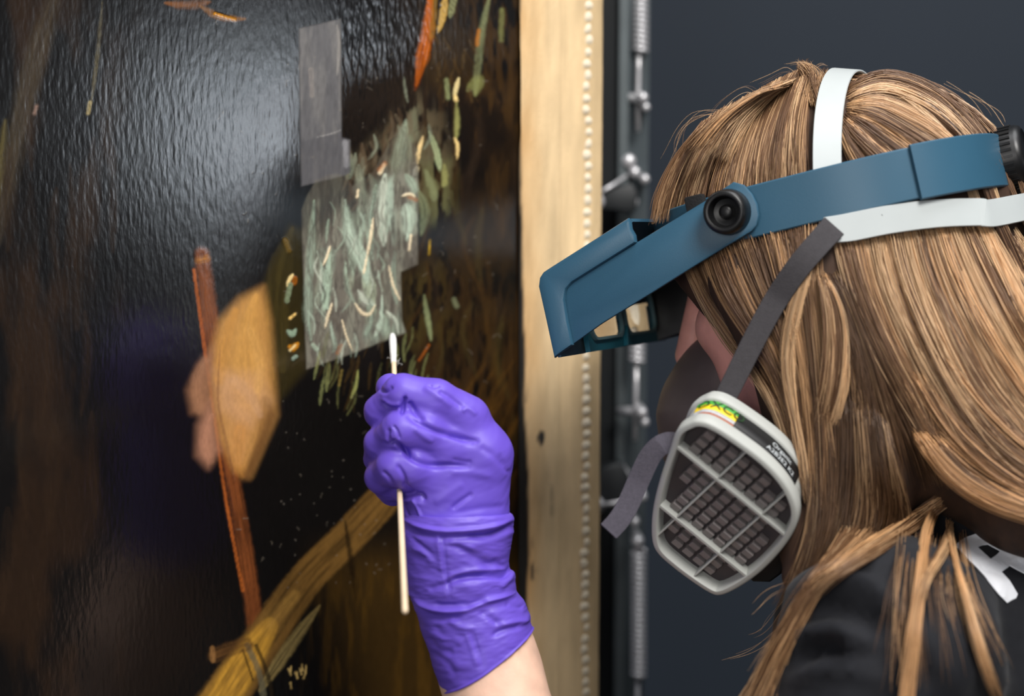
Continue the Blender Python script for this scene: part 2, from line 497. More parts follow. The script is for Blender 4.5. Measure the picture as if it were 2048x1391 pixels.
stroke([(893, 160), (896, 195)], 7, lin(150, 158, 108), 0.8, 0.7, seed=19)
stroke([(913, 205), (914, 250), (912, 280)], [6, 8, 5], lin(158, 156, 92), 0.85, 0.6, 0.0002, seed=20)
for p, w, c in [([(917, 156), (912, 178), (908, 190)], 5, (250, 226, 160)), ([(910, 192), (912, 200)], 5, (246, 214, 140)),
                ([(909, 276), (915, 292), (914, 318)], 4, (246, 212, 140)), ([(846, 272), (838, 300), (834, 330)], 5, (248, 214, 150)),
                ([(834, 336), (831, 350)], 5, (250, 230, 180))]:
    stroke(p, w, lin(*c), 1, 0.4, 0.0006, 0.2, seed=int(p[0][0]))
stroke([(858, 262), (872, 300), (880, 340)], [4, 9, 8], lin(176, 188, 140), 0.8, 0.6, 0.0002, seed=21)
stroke([(888, 330), (890, 360), (886, 372)], 9, lin(160, 158, 96), 0.85, 0.6, 0.0002, seed=22)
stroke([(850, 340), (866, 380), (868, 400)], 11, lin(140, 146, 104), 0.7, 0.7, 0.0002, seed=23)
# warm brushed patch climbing from the middle to the upper right
for i in range(70):
    t = RNG.uniform(0, 1); x = 700 + 140 * t + RNG.normal(0, 14); y = 350 - 130 * t + RNG.normal(0, 30)
    stroke([(x, y), (x + RNG.uniform(-8, 12), y + 26), (x + RNG.uniform(-14, 8), y + 50)], RNG.uniform(4, 10),
           lin(*[(108, 94, 74), (80, 62, 44), (150, 156, 132), (60, 46, 34)][i % 4]), 0.6, 0.8, 0.0001, seed=i)
stroke([(812, 240), (800, 300), (790, 360)], [10, 20, 22], lin(170, 184, 156), 0.75, 0.8, 0.0002, seed=24)
stroke([(835, 380), (850, 420), (842, 470)], [10, 14, 10], lin(150, 160, 120), 0.6, 0.8, 0.0002, seed=25)
# cleaned test windows: matt, grey, straight edged
strip = poly_mask([(598, 57), (681, 38), (683, 275), (700, 280), (700, 345), (690, 350), (603, 372)])
blend(strip * 0.97, lin(92, 90, 91))
blend(strip * smooth01((n2 - 0.45) * 4) * 0.5, lin(120, 116, 112))
blend(strip * smooth01((0.5 - n4) * 4) * 0.35, lin(60, 58, 60))
blend(strip * smooth01((gy - 262 - (681 - gx) * 0.22) / 6) * 0.45, lin(66, 64, 68))
stroke([(634, 274), (660, 268), (682, 260)], 2, lin(150, 146, 142), 0.8, 0.6, seed=3)
stroke([(622, 140), (624, 190)], 7, lin(142, 132, 124), 0.7, 0.8, seed=4)
stroke([(674, 50), (678, 90), (674, 150)], 5, lin(150, 144, 136), 0.6, 0.8, seed=5)
stroke([(690, 284), (693, 330)], 8, lin(134, 132, 134), 0.8, 0.6, seed=6)
win = poly_mask([(603, 420), (612, 395), (632, 360), (660, 348), (690, 350), (705, 372), (745, 345), (762, 315), (800, 250), (836, 300), (835, 528), (801, 543), (803, 640), (812, 664), (760, 684), (715, 702), (613, 738)])
ed_ = smooth01((gy - 430 + (gx - 610) * 0.55) / 90 + (n2 - 0.5) * 1.6)
win = win * np.clip(ed_ + 0.25, 0, 1)
blend(win, lin(108, 101, 88))
blend(win * smooth01((n2 - 0.42) * 4) * 0.75, lin(138, 136, 118))
blend(win * smooth01((0.52 - n4) * 4) * 0.5, lin(74, 66, 56))
blend(win * smooth01((fbm(gx / 24, gy / 120, 21) - 0.5) * 5) * 0.6, lin(80, 70, 58))
nb2 = smooth01((fbm(gx / 9, gy / 40, 91, 4) - 0.36) * 4)
for q_, c_, a_ in [([(690, 390), (730, 380), (735, 470), (748, 560), (720, 600), (690, 500)], (160, 176, 152), 0.8), ([(752, 360), (790, 350), (788, 480), (776, 510), (752, 470)], (176, 194, 172), 0.85),
                   ([(804, 400), (834, 390), (832, 460), (806, 480)], (180, 196, 172), 0.8), ([(612, 420), (640, 400), (640, 560), (624, 690), (612, 600)], (140, 144, 122), 0.7),
                   ([(700, 560), (760, 560), (770, 610), (730, 640)], (166, 176, 146), 0.8), ([(644, 500), (668, 500), (666, 560), (650, 640), (640, 600)], (164, 184, 160), 0.75),
                   ([(720, 660), (800, 620), (806, 664), (740, 690)], (140, 156, 136), 0.7)]:
    soft_area(q_, 12, lin(*c_), a_, nb2 * win)
blend(win * smooth01((0.47 - fbm(gx / 8, gy / 44, 133, 4)) * 7) * 0.6, lin(70, 62, 50))
blend(win * smooth01((0.40 - fbm(gx / 4, gy / 14, 134, 3)) * 7) * 0.5, lin(54, 46, 38))
clean = np.clip(strip + win, 0, 1)
pale = [lin(196, 214, 190), lin(172, 192, 166), lin(206, 214, 192), lin(150, 168, 146)]
WS = [([(690, 400), (700, 470), (725, 520), (735, 570)], [10, 20, 18, 8], 0), ([(770, 350), (764, 420), (768, 490)], [14, 18, 15], 2),
      ([(812, 410), (818, 440), (814, 480)], [16, 22, 12], 0), ([(690, 520), (694, 570), (712, 610)], [5, 7, 5], 1),
      ([(660, 510), (655, 570), (648, 620)], [8, 10, 7], 1), ([(628, 400), (622, 500), (616, 620), (622, 680)], [7, 11, 14, 10], 3),
      ([(764, 590), (762, 640), (750, 672)], [4, 6, 9], 0), ([(770, 620), (790, 640), (796, 665)], [4, 7, 8], 2),
      ([(716, 580), (730, 600), (748, 610)], [9, 14, 8], 2), ([(655, 570), (650, 600), (655, 618)], [10, 12, 6], 1),
      ([(662, 650), (668, 690), (664, 705)], [5, 8, 4], 3), ([(626, 690), (634, 698)], 6, 1), ([(740, 600), (742, 640), (730, 670)], 12, 3),
      ([(752, 370), (740, 440), (746, 520)], [8, 10, 8], 3), ([(812, 350), (826, 370), (830, 386)], [10, 13, 8], 1), ([(790, 500), (786, 560), (794, 610)], [6, 9, 6], 3)]
for i, (p, w, c) in enumerate(WS):
    stroke(p, w, pale[c], 0.85, 0.7, 0.0004, 0.9, seed=i + 40)
for i in range(90):
    x = RNG.uniform(612, 800); y = RNG.uniform(400, 690)
    if x > 790 and y > 530 or y > 735 - (x - 613) * 0.4 - 20: continue
    stroke([(x, y), (x + RNG.uniform(-8, 14), y + 22), (x + RNG.uniform(-10, 16), y + 48)], RNG.uniform(1.5, 4.5),
           [pale[i % 4], lin(84, 72, 58), lin(62, 54, 44)][i % 3], 0.55, 0.7, 0.0002, seed=i + 60)
for p, w in [([(660, 492), (654, 512), (646, 530)], 3.5), ([(746, 436), (740, 480), (732, 520)], 4), ([(732, 520), (727, 546)], 3),
             ([(710, 606), (722, 624), (738, 628), (750, 610)], 4), ([(664, 606), (656, 630), (650, 655)], 3.5), ([(684, 640), (692, 670), (704, 700)], 2.5),
             ([(778, 532), (786, 570), (800, 600)], 3), ([(804, 392), (820, 388), (830, 394)], 4), ([(768, 330), (760, 346)], 5), ([(716, 380), (714, 394)], 3), ([(822, 470), (818, 500)], 3)]:
    stroke(p, w, lin(250, 228, 186), 0.95, 0.5, 0.0007, 0.3, seed=int(p[0][1]))
for p in [([(770, 326), (758, 340)]), ([(818, 394), (832, 400)]), ([(676, 706), (682, 690)])]:
    stroke(p, 6, lin(168, 104, 54), 0.7, 0.7, 0.0002, seed=int(p[0][0]))
# dark gold band left of the window
stroke([(585, 455), (560, 540), (552, 640), (566, 740)], [14, 30, 34, 24], lin(64, 54, 24), 0.9, 0.6, seed=70)
stroke([(534, 590), (536, 680), (548, 760)], 4, lin(110, 84, 26), 0.9, 0.5, seed=71)
for p, w, c in [([(586, 548), (578, 560), (574, 572)], 5, (250, 220, 150)), ([(590, 556), (588, 566)], 6, (160, 90, 20)), ([(590, 628), (580, 636)], 4, (250, 206, 120)),
                ([(574, 660), (584, 668), (592, 658)], 7, (150, 172, 146)), ([(578, 692), (586, 696), (596, 686)], 8, (214, 140, 30)), ([(580, 700), (590, 690)], 3, (250, 224, 160)),
                ([(580, 570), (574, 600)], 7, (128, 140, 108)), ([(586, 716), (592, 712)], 5, (150, 168, 150)), ([(570, 480), (578, 500)], 7, (104, 82, 34))]:
    stroke(p, w, lin(*c), 0.9, 0.5, 0.0005, 0.3, seed=int(p[0][1]))
# below the window: dark green-gold flicks
for i in range(44):
    x = RNG.uniform(640, 870); y = RNG.uniform(650, 780) - max(0, (x - 700)) * 0.12
    stroke([(x, y), (x - RNG.uniform(0, 10), y + 26), (x - RNG.uniform(2, 18), y + 56)], RNG.uniform(2, 6),
           lin(*[(104, 104, 62), (70, 52, 24), (140, 144, 90), (46, 34, 18)][i % 4]), 0.6, 0.7, 0.0002, seed=i + 90)
for p, w, c in [([(716, 740), (712, 770), (702, 796)], 4, (170, 172, 100)), ([(684, 740), (678, 770)], 3, (140, 120, 60)), ([(848, 590), (856, 640), (862, 680)], 7, (140, 148, 104)),
                ([(858, 690), (838, 720)], 3, (170, 90, 30)), ([(860, 480), (858, 508)], 3, (200, 160, 40)), ([(908, 600), (914, 612)], 7, (120, 124, 92))]:
    stroke(p, w, lin(*c), 0.85, 0.6, 0.0003, 0.4, seed=int(p[0][0]))
# ochre patch of loose dabs and the long red-brown slanting stroke
stroke([(404, 508), (420, 640), (440, 800), (466, 960), (492, 1110), (512, 1260)], [19, 23, 20, 19, 20, 22], lin(124, 68, 34), 0.92, 0.55, 0.0001, 0.4, seed=101, ends=False)
stroke([(388, 540), (404, 660), (428, 830), (452, 1000), (486, 1180)], 5, lin(186, 98, 40), 0.7, 0.7, 0, 0.4, seed=102, ends=False)
stroke([(396, 520), (414, 516)], 10, lin(190, 126, 50), 0.7, 0.8, seed=103, ends=False)
soft_area([(526, 574), (540, 640), (548, 760), (552, 830), (530, 880), (500, 950), (470, 940), (440, 880), (426, 800), (424, 700), (440, 640), (480, 596)], 15, lin(196, 142, 76), 0.92)
soft_area([(430, 690), (398, 730), (376, 780), (384, 824), (420, 830)], 15, lin(160, 112, 80), 0.85)
soft_area([(420, 800), (396, 850), (394, 910), (416, 934), (440, 900)], 15, lin(176, 124, 96), 0.85)
soft_area([(540, 800), (552, 830), (530, 890), (500, 960), (480, 960), (520, 870)], 8, lin(112, 76, 42), 0.8)
soft_area([(430, 740), (520, 745), (540, 800), (500, 850), (440, 820)], 20, lin(208, 158, 116), 0.7)
patch = [([(512, 590), (498, 640), (490, 720), (500, 800)], [12, 34, 46, 44], (222, 164, 82)), ([(470, 620), (446, 690), (438, 760)], [12, 24, 20], (208, 146, 66)),
         ([(410, 720), (392, 760), (398, 820)], [12, 17, 14], (176, 126, 92)), ([(490, 770), (480, 850), (478, 920)], [40, 52, 20], (204, 150, 100)),
         ([(424, 830), (410, 880), (420, 920)], [12, 19, 12], (190, 134, 104)), ([(480, 860), (476, 920), (484, 950)], [26, 26, 10], (206, 138, 66)),
         ([(530, 800), (520, 870), (500, 940)], [14, 20, 12], (116, 78, 42)), ([(500, 660), (520, 720), (516, 780)], [16, 20, 12], (228, 172, 96)),
         ([(470, 760), (500, 790), (520, 830)], [16, 18, 10], (214, 166, 128))]
for i, (p, w, c) in enumerate(patch):
    stroke(p, w, lin(*c), 0.45, 0.9, 0.0001, 0.4, seed=110 + i, ends=False)
stroke([(440, 700), (436, 800), (452, 880), (470, 960)], 5, lin(128, 84, 56), 0.6, 0.9, seed=121)
# diagonal ochre band
stroke([(430, 1420), (520, 1290), (610, 1160), (700, 1070), (800, 960)], [52, 46, 38, 38, 38], lin(116, 84, 40), 0.95, 0.25, 0.0001, 0.5, seed=130, ends=False)
stroke([(430, 1420), (500, 1310), (540, 1250)], [46, 40, 20], lin(214, 158, 58), 0.85, 0.5, 0.0001, 0.5, seed=131, ends=False)
stroke([(540, 1250), (590, 1190)], [30, 18], lin(170, 128, 62), 0.7, 0.8, seed=132, ends=False)
stroke([(520, 1380), (580, 1290), (640, 1210)], [14, 17, 6], lin(150, 128, 78), 0.85, 0.5, 0.0001, seed=133)
stroke([(690, 1040), (700, 1110), (712, 1200)], [7, 9, 5], lin(26, 18, 10), 0.8, 0.7, seed=134)
for p, w, c in [([(495, 1290), (520, 1350), (530, 1420)], 8, (110, 104, 82)), ([(512, 1290), (536, 1350), (548, 1420)], 5, (40, 30, 16)), ([(486, 1300), (506, 1360)], 3, (52, 36, 16)),
                ([(430, 1310), (460, 1298), (492, 1288)], 18, (98, 66, 34)), ([(424, 1296), (426, 1320)], 7, (146, 104, 60))]:
    stroke(p, w, lin(*c), 0.9, 0.5, 0.0001, 0.4, seed=int(p[0][0]), ends=False)
for i in range(9):
    x = 590 + RNG.uniform(-14, 30); y = 1345 + RNG.uniform(-16, 20)
    stroke([(x, y), (x + RNG.uniform(-6, 6), y + 12)], 1.8, lin(232, 196, 120), 0.9, 0.5, 0.0006, 0.2, seed=i)
# lint and dust caught on the dark varnish
for i in range(150):
    x = RNG.uniform(430, 1000); y = RNG.uniform(20, 1150); a = RNG.uniform(0, 3.1); L_ = RNG.uniform(3, 15)
    if 600 < x < 840 and 330 < y < 740 or x < 555 and 500 < y < 980: continue
    stroke([(x, y), (x + L_ * math.cos(a) * 0.5 + RNG.normal(0, 2), y + L_ * math.sin(a) * 0.5), (x + L_ * math.cos(a), y + L_ * math.sin(a))], 1.1, lin(132, 122, 108), 0.45, 0.8, 0.0001, 0.2, seed=i)
for i in range(34):
    x = RNG.uniform(540, 760); y = RNG.uniform(840, 1180)
    stroke([(x, y), (x + 1.5, y + 1)], 1.3, lin(150, 140, 128), 0.45, 0.7, 0.0002, 0.1, seed=i, ends=False)
# gloss map: varnished except for the cleaned windows
RGH = 0.155 + 0.05 * n3 + 0.34 * clean
IMG *= (0.86 + 0.28 * fbm(gx / 4, gy / 9, 77, 3))[..., None]

def axis_steps(lo, a, b, hi, fine, coarse):
    return np.concatenate([np.linspace(lo, a, max(2, int((a - lo) / coarse)), endpoint=False), np.arange(a, b, fine), np.linspace(b, hi, max(2, int((hi - b) / coarse)))])
ul = pl(-30, 695)[0]; vt = pl(700, -40)[1]; vb = pl(700, 1440)[1]
us = np.unique(np.concatenate([axis_steps(-1.3, ul, u_edge - 0.0005, u_edge, 0.00055, 0.05)]))
vs = axis_steps(-1.15, vb, vt, 0.75, 0.00055, 0.05)
UU, VV = np.meshgrid(us, vs)
W = P0 + UU[..., None] * PD + VV[..., None] * PU
qx, qy, qz = proj(W.reshape(-1, 3))
fx = np.clip((qx - OX) / PS, 0, IMG.shape[1] - 1.001); fy = np.clip((qy - OY) / PS, 0, IMG.shape[0] - 1.001)
ix, iy = fx.astype(int), fy.astype(int); tx, ty = fx - ix, fy - iy
def samp(A):
    if A.ndim == 3: a, b = tx[:, None], ty[:, None]
    else: a, b = tx, ty
    return (A[iy, ix] * (1 - a) + A[iy, ix + 1] * a) * (1 - b) + (A[iy + 1, ix] * (1 - a) + A[iy + 1, ix + 1] * a) * b
cols = samp(IMG); hs = samp(HGT); rs = samp(RGH)
fine = (qz > 0.3) & (UU.ravel() >= ul - 0.001) & (VV.ravel() > vb - 0.001) & (VV.ravel() < vt + 0.001)
cols[~fine] = np.array(lin(24, 20, 17)); hs[~fine] = 0
rough_zone = smooth01((qx - 640) / 60) * smooth01((880 - qx) / 60) * smooth01((400 - qy) / 100)
rel = (fbm(UU.ravel() / 0.0016, VV.ravel() / 0.006, 31, 3) - 0.5) * 0.00007 * (1 + 3.2 * rough_zone)
Wd = W.reshape(-1, 3) + PN * (hs * 0.7 + rel * fine)[:, None]
nv, nu = UU.shape
ii = np.arange(nv * nu).reshape(nv, nu)
Q = np.stack([ii[:-1, :-1], ii[:-1, 1:], ii[1:, 1:], ii[1:, :-1]], -1).reshape(-1, 4)
me = fast_mesh(Wd - P0, Q)
vcol(me, 'paint', cols)
ra = me.attributes.new('gloss', 'FLOAT', 'POINT'); ra.data.foreach_set('value', rs.astype(np.float32))
m_paint = mat('oil_paint', (0.1, 0.1, 0.1), 0.3, spec=0.5, attr='paint')
nt = m_paint.node_tree; pb = nt.nodes['Principled BSDF']
pb.inputs['IOR'].default_value = 1.95
ga = nt.nodes.new('ShaderNodeAttribute'); ga.attribute_name = 'gloss'
nt.links.new(ga.outputs['Fac'], pb.inputs['Roughness'])
tcn = nt.nodes.new('ShaderNodeTexCoord'); mpn = nt.nodes.new('ShaderNodeMapping'); mpn.inputs['Scale'].default_value = (1, 1, 0.3)
nt.links.new(tcn.outputs['Object'], mpn.inputs['Vector'])
nz = nt.nodes.new('ShaderNodeTexNoise'); nz.inputs['Scale'].default_value = 520; nz.inputs['Detail'].default_value = 3
nt.links.new(mpn.outputs['Vector'], nz.inputs['Vector'])
bpn = nt.nodes.new('ShaderNodeBump'); bpn.inputs['Strength'].default_value = 0.10; bpn.inputs['Distance'].default_value = 0.0006
nt.links.new(nz.outputs['Fac'], bpn.inputs['Height']); nt.links.new(bpn.outputs['Normal'], pb.inputs['Normal'])

painting = empty('painting', plp(-0.2, -1.15))
tag(painting, 'large dark oil painting with green-gold brushwork and grey cleaned test strip', 'painting')
cv = link('canvas', me, m_paint, painting); cv.location = P0
# stretcher behind the canvas, so that it is a solid panel
m_stretch = mat('stretcher_wood', lin(120, 90, 58), 0.7, noise=0.2, nscale=20, stretch=(1, 1, 0.1))
def pbox(u0, u1, v0, v1, w0, w1, bevel=0.0):
    bm = bmesh.new()
    frame_box(bm, plp((u0 + u1) / 2, (v0 + v1) / 2, (w0 + w1) / 2), (PD, PU, PN), ((u1 - u0) / 2, (v1 - v0) / 2, (w1 - w0) / 2), bevel)
    return bm_mesh(bm)
link('stretcher', pbox(-1.3, u_edge, -1.15, 0.75, -0.03, -0.0012), m_stretch, painting, smooth=False)
# raw linen margin: an aged tan strip with an uneven inner border where dark paint breaks over it
m_lin = mat('raw_linen', lin(206, 172, 118), 0.85, attr='tone', bump=0.25, bscale=700)
us2 = np.linspace(u_edge - 0.004, u_out, 60); vs2 = np.concatenate([np.linspace(-1.15, vb, 20, endpoint=False), np.arange(vb, vt, 0.0012), np.linspace(vt, 0.75, 12)])
U2, V2 = np.meshgrid(us2, vs2)
edge_wob = u_edge - 0.001 + (fbm(V2 / 0.05, V2 * 0 + 3.3, 5, 5) - 0.5) * 0.007 - np.clip(V2, -0.2, 0.2) * 0.022
over = smooth01((U2 - edge_wob) / 0.0012)
f = (U2 - u_edge) / (u_out - u_edge)
tone = np.array(lin(234, 204, 158)) * (0.66 + 0.62 * fbm(U2 / 0.01, V2 / 0.05, 8, 4))[..., None]
warm = smooth01((0.35 - f) / 0.4)[..., None] * fbm(U2 / 0.02, V2 / 0.05, 12)[..., None]
tone = tone * (1 - warm) + np.array(lin(204, 146, 72)) * warm
bl = smooth01((fbm(U2 / 0.008, V2 / 0.025, 14) - 0.70) * 9) * smooth01((0.4 - f) * 6) * smooth01((-V2 - 0.02) / 0.05)
tone = tone * (1 - bl[..., None]) + np.array(lin(46, 44, 42)) * bl[..., None]
grn = smooth01((f - 0.62) * 4)[..., None] * 0.35
tone = tone * (1 - grn) + np.array(lin(172, 146, 104)) * grn
tone = tone * over[..., None] + np.array(lin(22, 18, 14)) * (1 - over[..., None])
prof = 0.0018 + 0.0016 * over + 0.0012 * np.sin(f * 9) * (f > 0.45) + (fbm(U2 / 0.006, V2 / 0.03, 19) - 0.5) * 0.0012
prof = prof * np.where(f > 0.985, 0.2, 1)
Wm = P0 + U2[..., None] * PD + V2[..., None] * PU + prof[..., None] * PN
ii = np.arange(U2.size).reshape(U2.shape)
Q = np.stack([ii[:-1, :-1], ii[:-1, 1:], ii[1:, 1:], ii[1:, :-1]], -1).reshape(-1, 4)
me = fast_mesh(Wm.reshape(-1, 3) - P0, Q); vcol(me, 'tone', tone.reshape(-1, 3))
mg = link('linen_margin', me, m_lin, painting); mg.location = P0
mg['label'] = 'tan raw linen margin'
bar = pbox(u_edge, u_out - 0.0005, -1.15, 0.75, -0.03, 0.0010)
link('edge_bar', bar, m_stretch, painting, smooth=False)
# cord sewn down the margin: a row of pale knots
m_knot = mat('pale_cord', lin(236, 222, 196), 0.8, noise=0.12, nscale=300)
bmk = bmesh.new(); bmesh.ops.create_icosphere(bmk, subdivisions=2, radius=1)
for v in bmk.verts: v.co = Vector((v.co.x * 0.0040, v.co.y * 0.0024, v.co.z * 0.0041)) * (1 + 0.08 * math.sin(v.co.x * 9 + v.co.z * 7))
kme = bm_mesh(bmk); kme.materials.append(m_knot); kme.polygons.foreach_set('use_smooth', np.ones(len(kme.polygons), bool))
uk = pl(1166, 695)[0]
k = 0; v = vb - 0.06
while v < vt + 0.06:
    o = bpy.data.objects.new('cord_knot', kme); COL.objects.link(o); o.parent = painting
    o.matrix_parent_inverse = PARENT_INV[painting.name]
    o.location = plp(uk + RNG.normal(0, 0.0005), v, 0.0030); o.rotation_euler = (0, RNG.normal(0, 0.15), PA)
    o.scale = (RNG.uniform(0.8, 1.15), 1, RNG.uniform(0.8, 1.1))
    v += 0.0073 * RNG.uniform(0.93, 1.07)
# ------------------------------------------------------------ easel post with tension springs, behind the painting's edge
m_post = mat('black_steel', lin(26, 29, 31), 0.5, spec=0.4, noise=0.1, nscale=30)
m_rail = mat('grey_steel', lin(118, 126, 128), 0.45, metal=0.6, noise=0.1, nscale=30)
m_zinc = mat('bright_zinc', lin(212, 210, 212), 0.32, metal=0.5, noise=0.06, nscale=80)
ZR = 1.47
AX3 = ((1, 0, 0), (0, 1, 0), (0, 0, 1))
def rp(px, py, dz=0.0): return U(px, py, ZR + dz)
xl = rp(1180, 695)[0]; xr = rp(1298, 695)[0]; ypost = rp(1240, 695)[1]
post = empty('easel_post', ((xl + xr) / 2, ypost + 0.02, 0.0))
tag(post, 'black and grey steel easel post beside the painting edge', 'post')
def wbox(name, lo, hi, m, parent, bevel=0.0008):
    bm = bmesh.new(); lo = np.asarray(lo); hi = np.asarray(hi)
    frame_box(bm, (lo + hi) / 2, np.eye(3), (hi - lo) / 2, bevel)
    return link(name, bm_mesh(bm), m, parent, smooth=False)
xa = rp(1234, 695)[0]; xb = rp(1254, 695)[0]; xc = rp(1268, 695)[0]
wbox('upright', (xl, ypost + 0.012, 0.0), (xa, ypost + 0.04, 2.5), m_post, post)
m_chan = mat('dark_grey_steel', lin(74, 82, 86), 0.5, metal=0.4, noise=0.1, nscale=30)
wbox('channel_back', (xa, ypost + 0.022, 0.0), (xr, ypost + 0.04, 2.5), m_chan, post)
wbox('rail', (xa, ypost + 0.006, 0.0), (xb, ypost + 0.022, 2.5), m_rail, post)
wbox('base_plate', (xl - 0.1, ypost - 0.1, 0.0), (xr + 0.1, ypost + 0.16, 0.012), m_post, post)
def bolt(px, py, rpx, parent, dz=0.0, name='bolt_head', ln=0.012):
    r = rpx / FPX * ZR; bm = bmesh.new(); c = rp(px, py, dz)
    pts = [c + np.array([0, t, 0]) for t in (-ln, -ln * 0.85, -ln * 0.3, 0.0, 0.03)]
    tube(bm, pts, [r * 0.55, r * 0.92, r, r, r * 0.5], 16)
    return link(name, bm_mesh(bm), m_zinc, parent)
def rod(pts, rpx, parent, name='rod', m=None):
    bm = bmesh.new(); P = [rp(*p) for p in pts]
    tube(bm, P, rpx / FPX * ZR, 12)
    return link(name, bm_mesh(bm), m or m_zinc, parent)
def spring(px, y0, y1, rpx, label, hooks):
    a = rp(px, y0, -0.012); b = rp(px, y1, -0.012)
    o = empty('tension_spring', b)
    tag(o, label, 'spring', 'tension springs on the easel post')
    L = np.linalg.norm(b - a); turns = int(L / 0.0038); n = turns * 10
    r = rpx / FPX * ZR; t = np.linspace(0, 1, n + 1); ang = t * turns * 2 * math.pi
    pts = a + (b - a) * t[:, None] + r * (np.cos(ang)[:, None] * np.array([1, 0, 0]) + np.sin(ang)[:, None] * np.array([0, 1, 0]))
    bm = bmesh.new(); tube(bm, pts, 0.00165, 6)
    link('coil', bm_mesh(bm), m_zinc, o)
    for h in hooks: rod(h, 5, o, 'hook_rod')
    return o
spring(1281, -120, 102, 13, 'zinc tension spring at the top of the easel post', [[(1278, 96, -0.012), (1277, 140, -0.012), (1276, 192, -0.012), (1276, 262, -0.012)]])
spring(1274, 560, 722, 13, 'zinc tension spring hanging just under the magnifier lenses', [[(1273, 716, -0.012), (1272, 780, -0.012), (1270, 880, -0.012)]])
spring(1277, 1100, 1350, 13, 'zinc tension spring low beside the respirator cartridge', [[(1276, 1096, -0.012), (1274, 1078, -0.012)], [(1276, 1346, -0.012), (1274, 1480, -0.012)]])
for y, ex in ((196, 1288), (822, 1286)):
    rod([(1238, y, 0.0), (ex, y - 1, -0.012)], 9, post, 'cross_pin')
    bolt(ex - 4, y - 1, 11, post, -0.012, 'pin_nut'); bolt(ex + 2, y + 18, 9, post, -0.010, 'pin_nut')
for x, y, r in ((1256, 322, 15), (1268, 344, 12), (1288, 357, 10), (1264, 402, 12), (1249, 946, 11), (1283, 988, 10), (1268, 1038, 10), (1274, 1078, 13)):
    bolt(x, y, r, post, -0.004)
# upper and lower clamp arms reaching to the painting edge
def clamp(label, plate, arm, tip):
    o = empty('edge_clamp', rp(*plate[3]))
    tag(o, label, 'clamp', 'edge clamps on the easel post')
    bm = bmesh.new()
    prism(bm, [rp(*p) for p in plate], (0, 1, 0), 0.014, 0.001)
    link('clamp_plate', bm_mesh(bm), m_post, o)
    rod(arm, 4, o, 'clamp_rod')
    r = 0.006; bm = bmesh.new(); c = rp(*tip)
    tube(bm, [c + np.array([0, -0.006, 0]), c + np.array([0, -0.005, 0]), c + np.array([0, 0.004, 0])], [r * 0.8, r, r], 16)
    link('clamp_pad', bm_mesh(bm), m_zinc, o)
clamp('black edge clamp with slanting rod above the blue visor', [(1200, 388, -0.03), (1262, 366, -0.03), (1276, 384, -0.03), (1270, 424, -0.03), (1200, 418, -0.03)],
      [(1196, 387, -0.035), (1226, 370, -0.03), (1252, 352, -0.018)], (1192, 402, -0.03))
clamp('dark grey edge clamp behind the dangling strap end', [(1196, 938, -0.02), (1240, 926, -0.02), (1258, 950, -0.02), (1254, 1040, -0.02), (1196, 1064, -0.02)],
      [(1196, 1010, -0.03), (1240, 1004, -0.025), (1270, 990, -0.018)], (1192, 1008, -0.02))
# white sheet on the wall at the right edge
m_sheet = mat('white_paper', lin(238, 240, 248), 0.7)
m_sheet2 = mat('grey_line', lin(150, 152, 165), 0.7)
yw = 2.35
def wall_pt(px, py, y): 
    v = ray(px, py); t = (y - CAM_LOC[1]) / v[1]; return CAM_LOC + v * t
a = wall_pt(1985, 335, yw); b = wall_pt(2260, 432, yw); c = wall_pt(2260, 520, yw)
pb_ = empty('notice_sheet', ((a[0] + b[0]) / 2, yw - 0.004, c[2]))
tag(pb_, 'white notice sheet on the dark wall behind the head', 'notice')
wbox('paper', (a[0], yw - 0.004, b[2]), (b[0], yw - 0.0005, a[2]), m_sheet, pb_, 0)
m_lav = mat('pale_lavender', lin(206, 206, 222), 0.7)
wbox('lower_flap', (a[0], yw - 0.006, c[2]), (b[0], yw - 0.0005, b[2] - 0.002), m_lav, pb_, 0)
wbox('grey_strip', (a[0], yw - 0.0075, b[2] - 0.006), (b[0], yw - 0.0005, b[2]), m_sheet2, pb_, 0)
# ------------------------------------------------------------ gloved left hand, cuff, forearm
def skin_mat():
    return mat('skin', lin(230, 184, 160), 0.5, attr='tint', spec=0.4, noise=0.13, nscale=70, bump=0.15, bscale=700, sss=0.12)
m_skin = skin_mat()
m_glove = mat('violet_nitrile', lin(107, 82, 200), 0.46, spec=0.4, noise=0.04, nscale=60, bump=0.05, bscale=1500, sheen=0.0)
ZH = 1.04; SH = FPX / ZH / 1000   # px per mm at the hand
def hp(px, py, w):  # -> mm in a camera-aligned frame about (880, 900)
    return ((px - 880) / SH, (900 - py) / SH, w)
def h2w(V):  # mm frame -> world
    V = np.asarray(V, float)
    px = 880 + V[:, 0] * SH; py = 900 - V[:, 1] * SH
    base = U(880, 900, ZH)
    return base + (V[:, :1] * C_R + V[:, 1:2] * C_U + V[:, 2:3] * C_F) / 1000.0
HF = Field((-46, -56, -40), (46, 44, 44), 0.6)
H = HF
# palm: metacarpal fan (w: + is away from the camera)
pal = [((945, 1075, 2), (958, 910, -1), 19.0, 16.5), ((958, 910, -1), (930, 842, -4), 16.5, 12.5),
       ((905, 1075, 0), (893, 900, -7), 19.0, 14.5), ((866, 1075, 2), (858, 962, -6), 17.0, 13.0)]
for a, b, ra, rb in pal: H.cone(hp(*a), hp(*b), ra, rb, 7.0)
H.ell(hp(915, 960, 8), (24, 26, 18), None, 6)
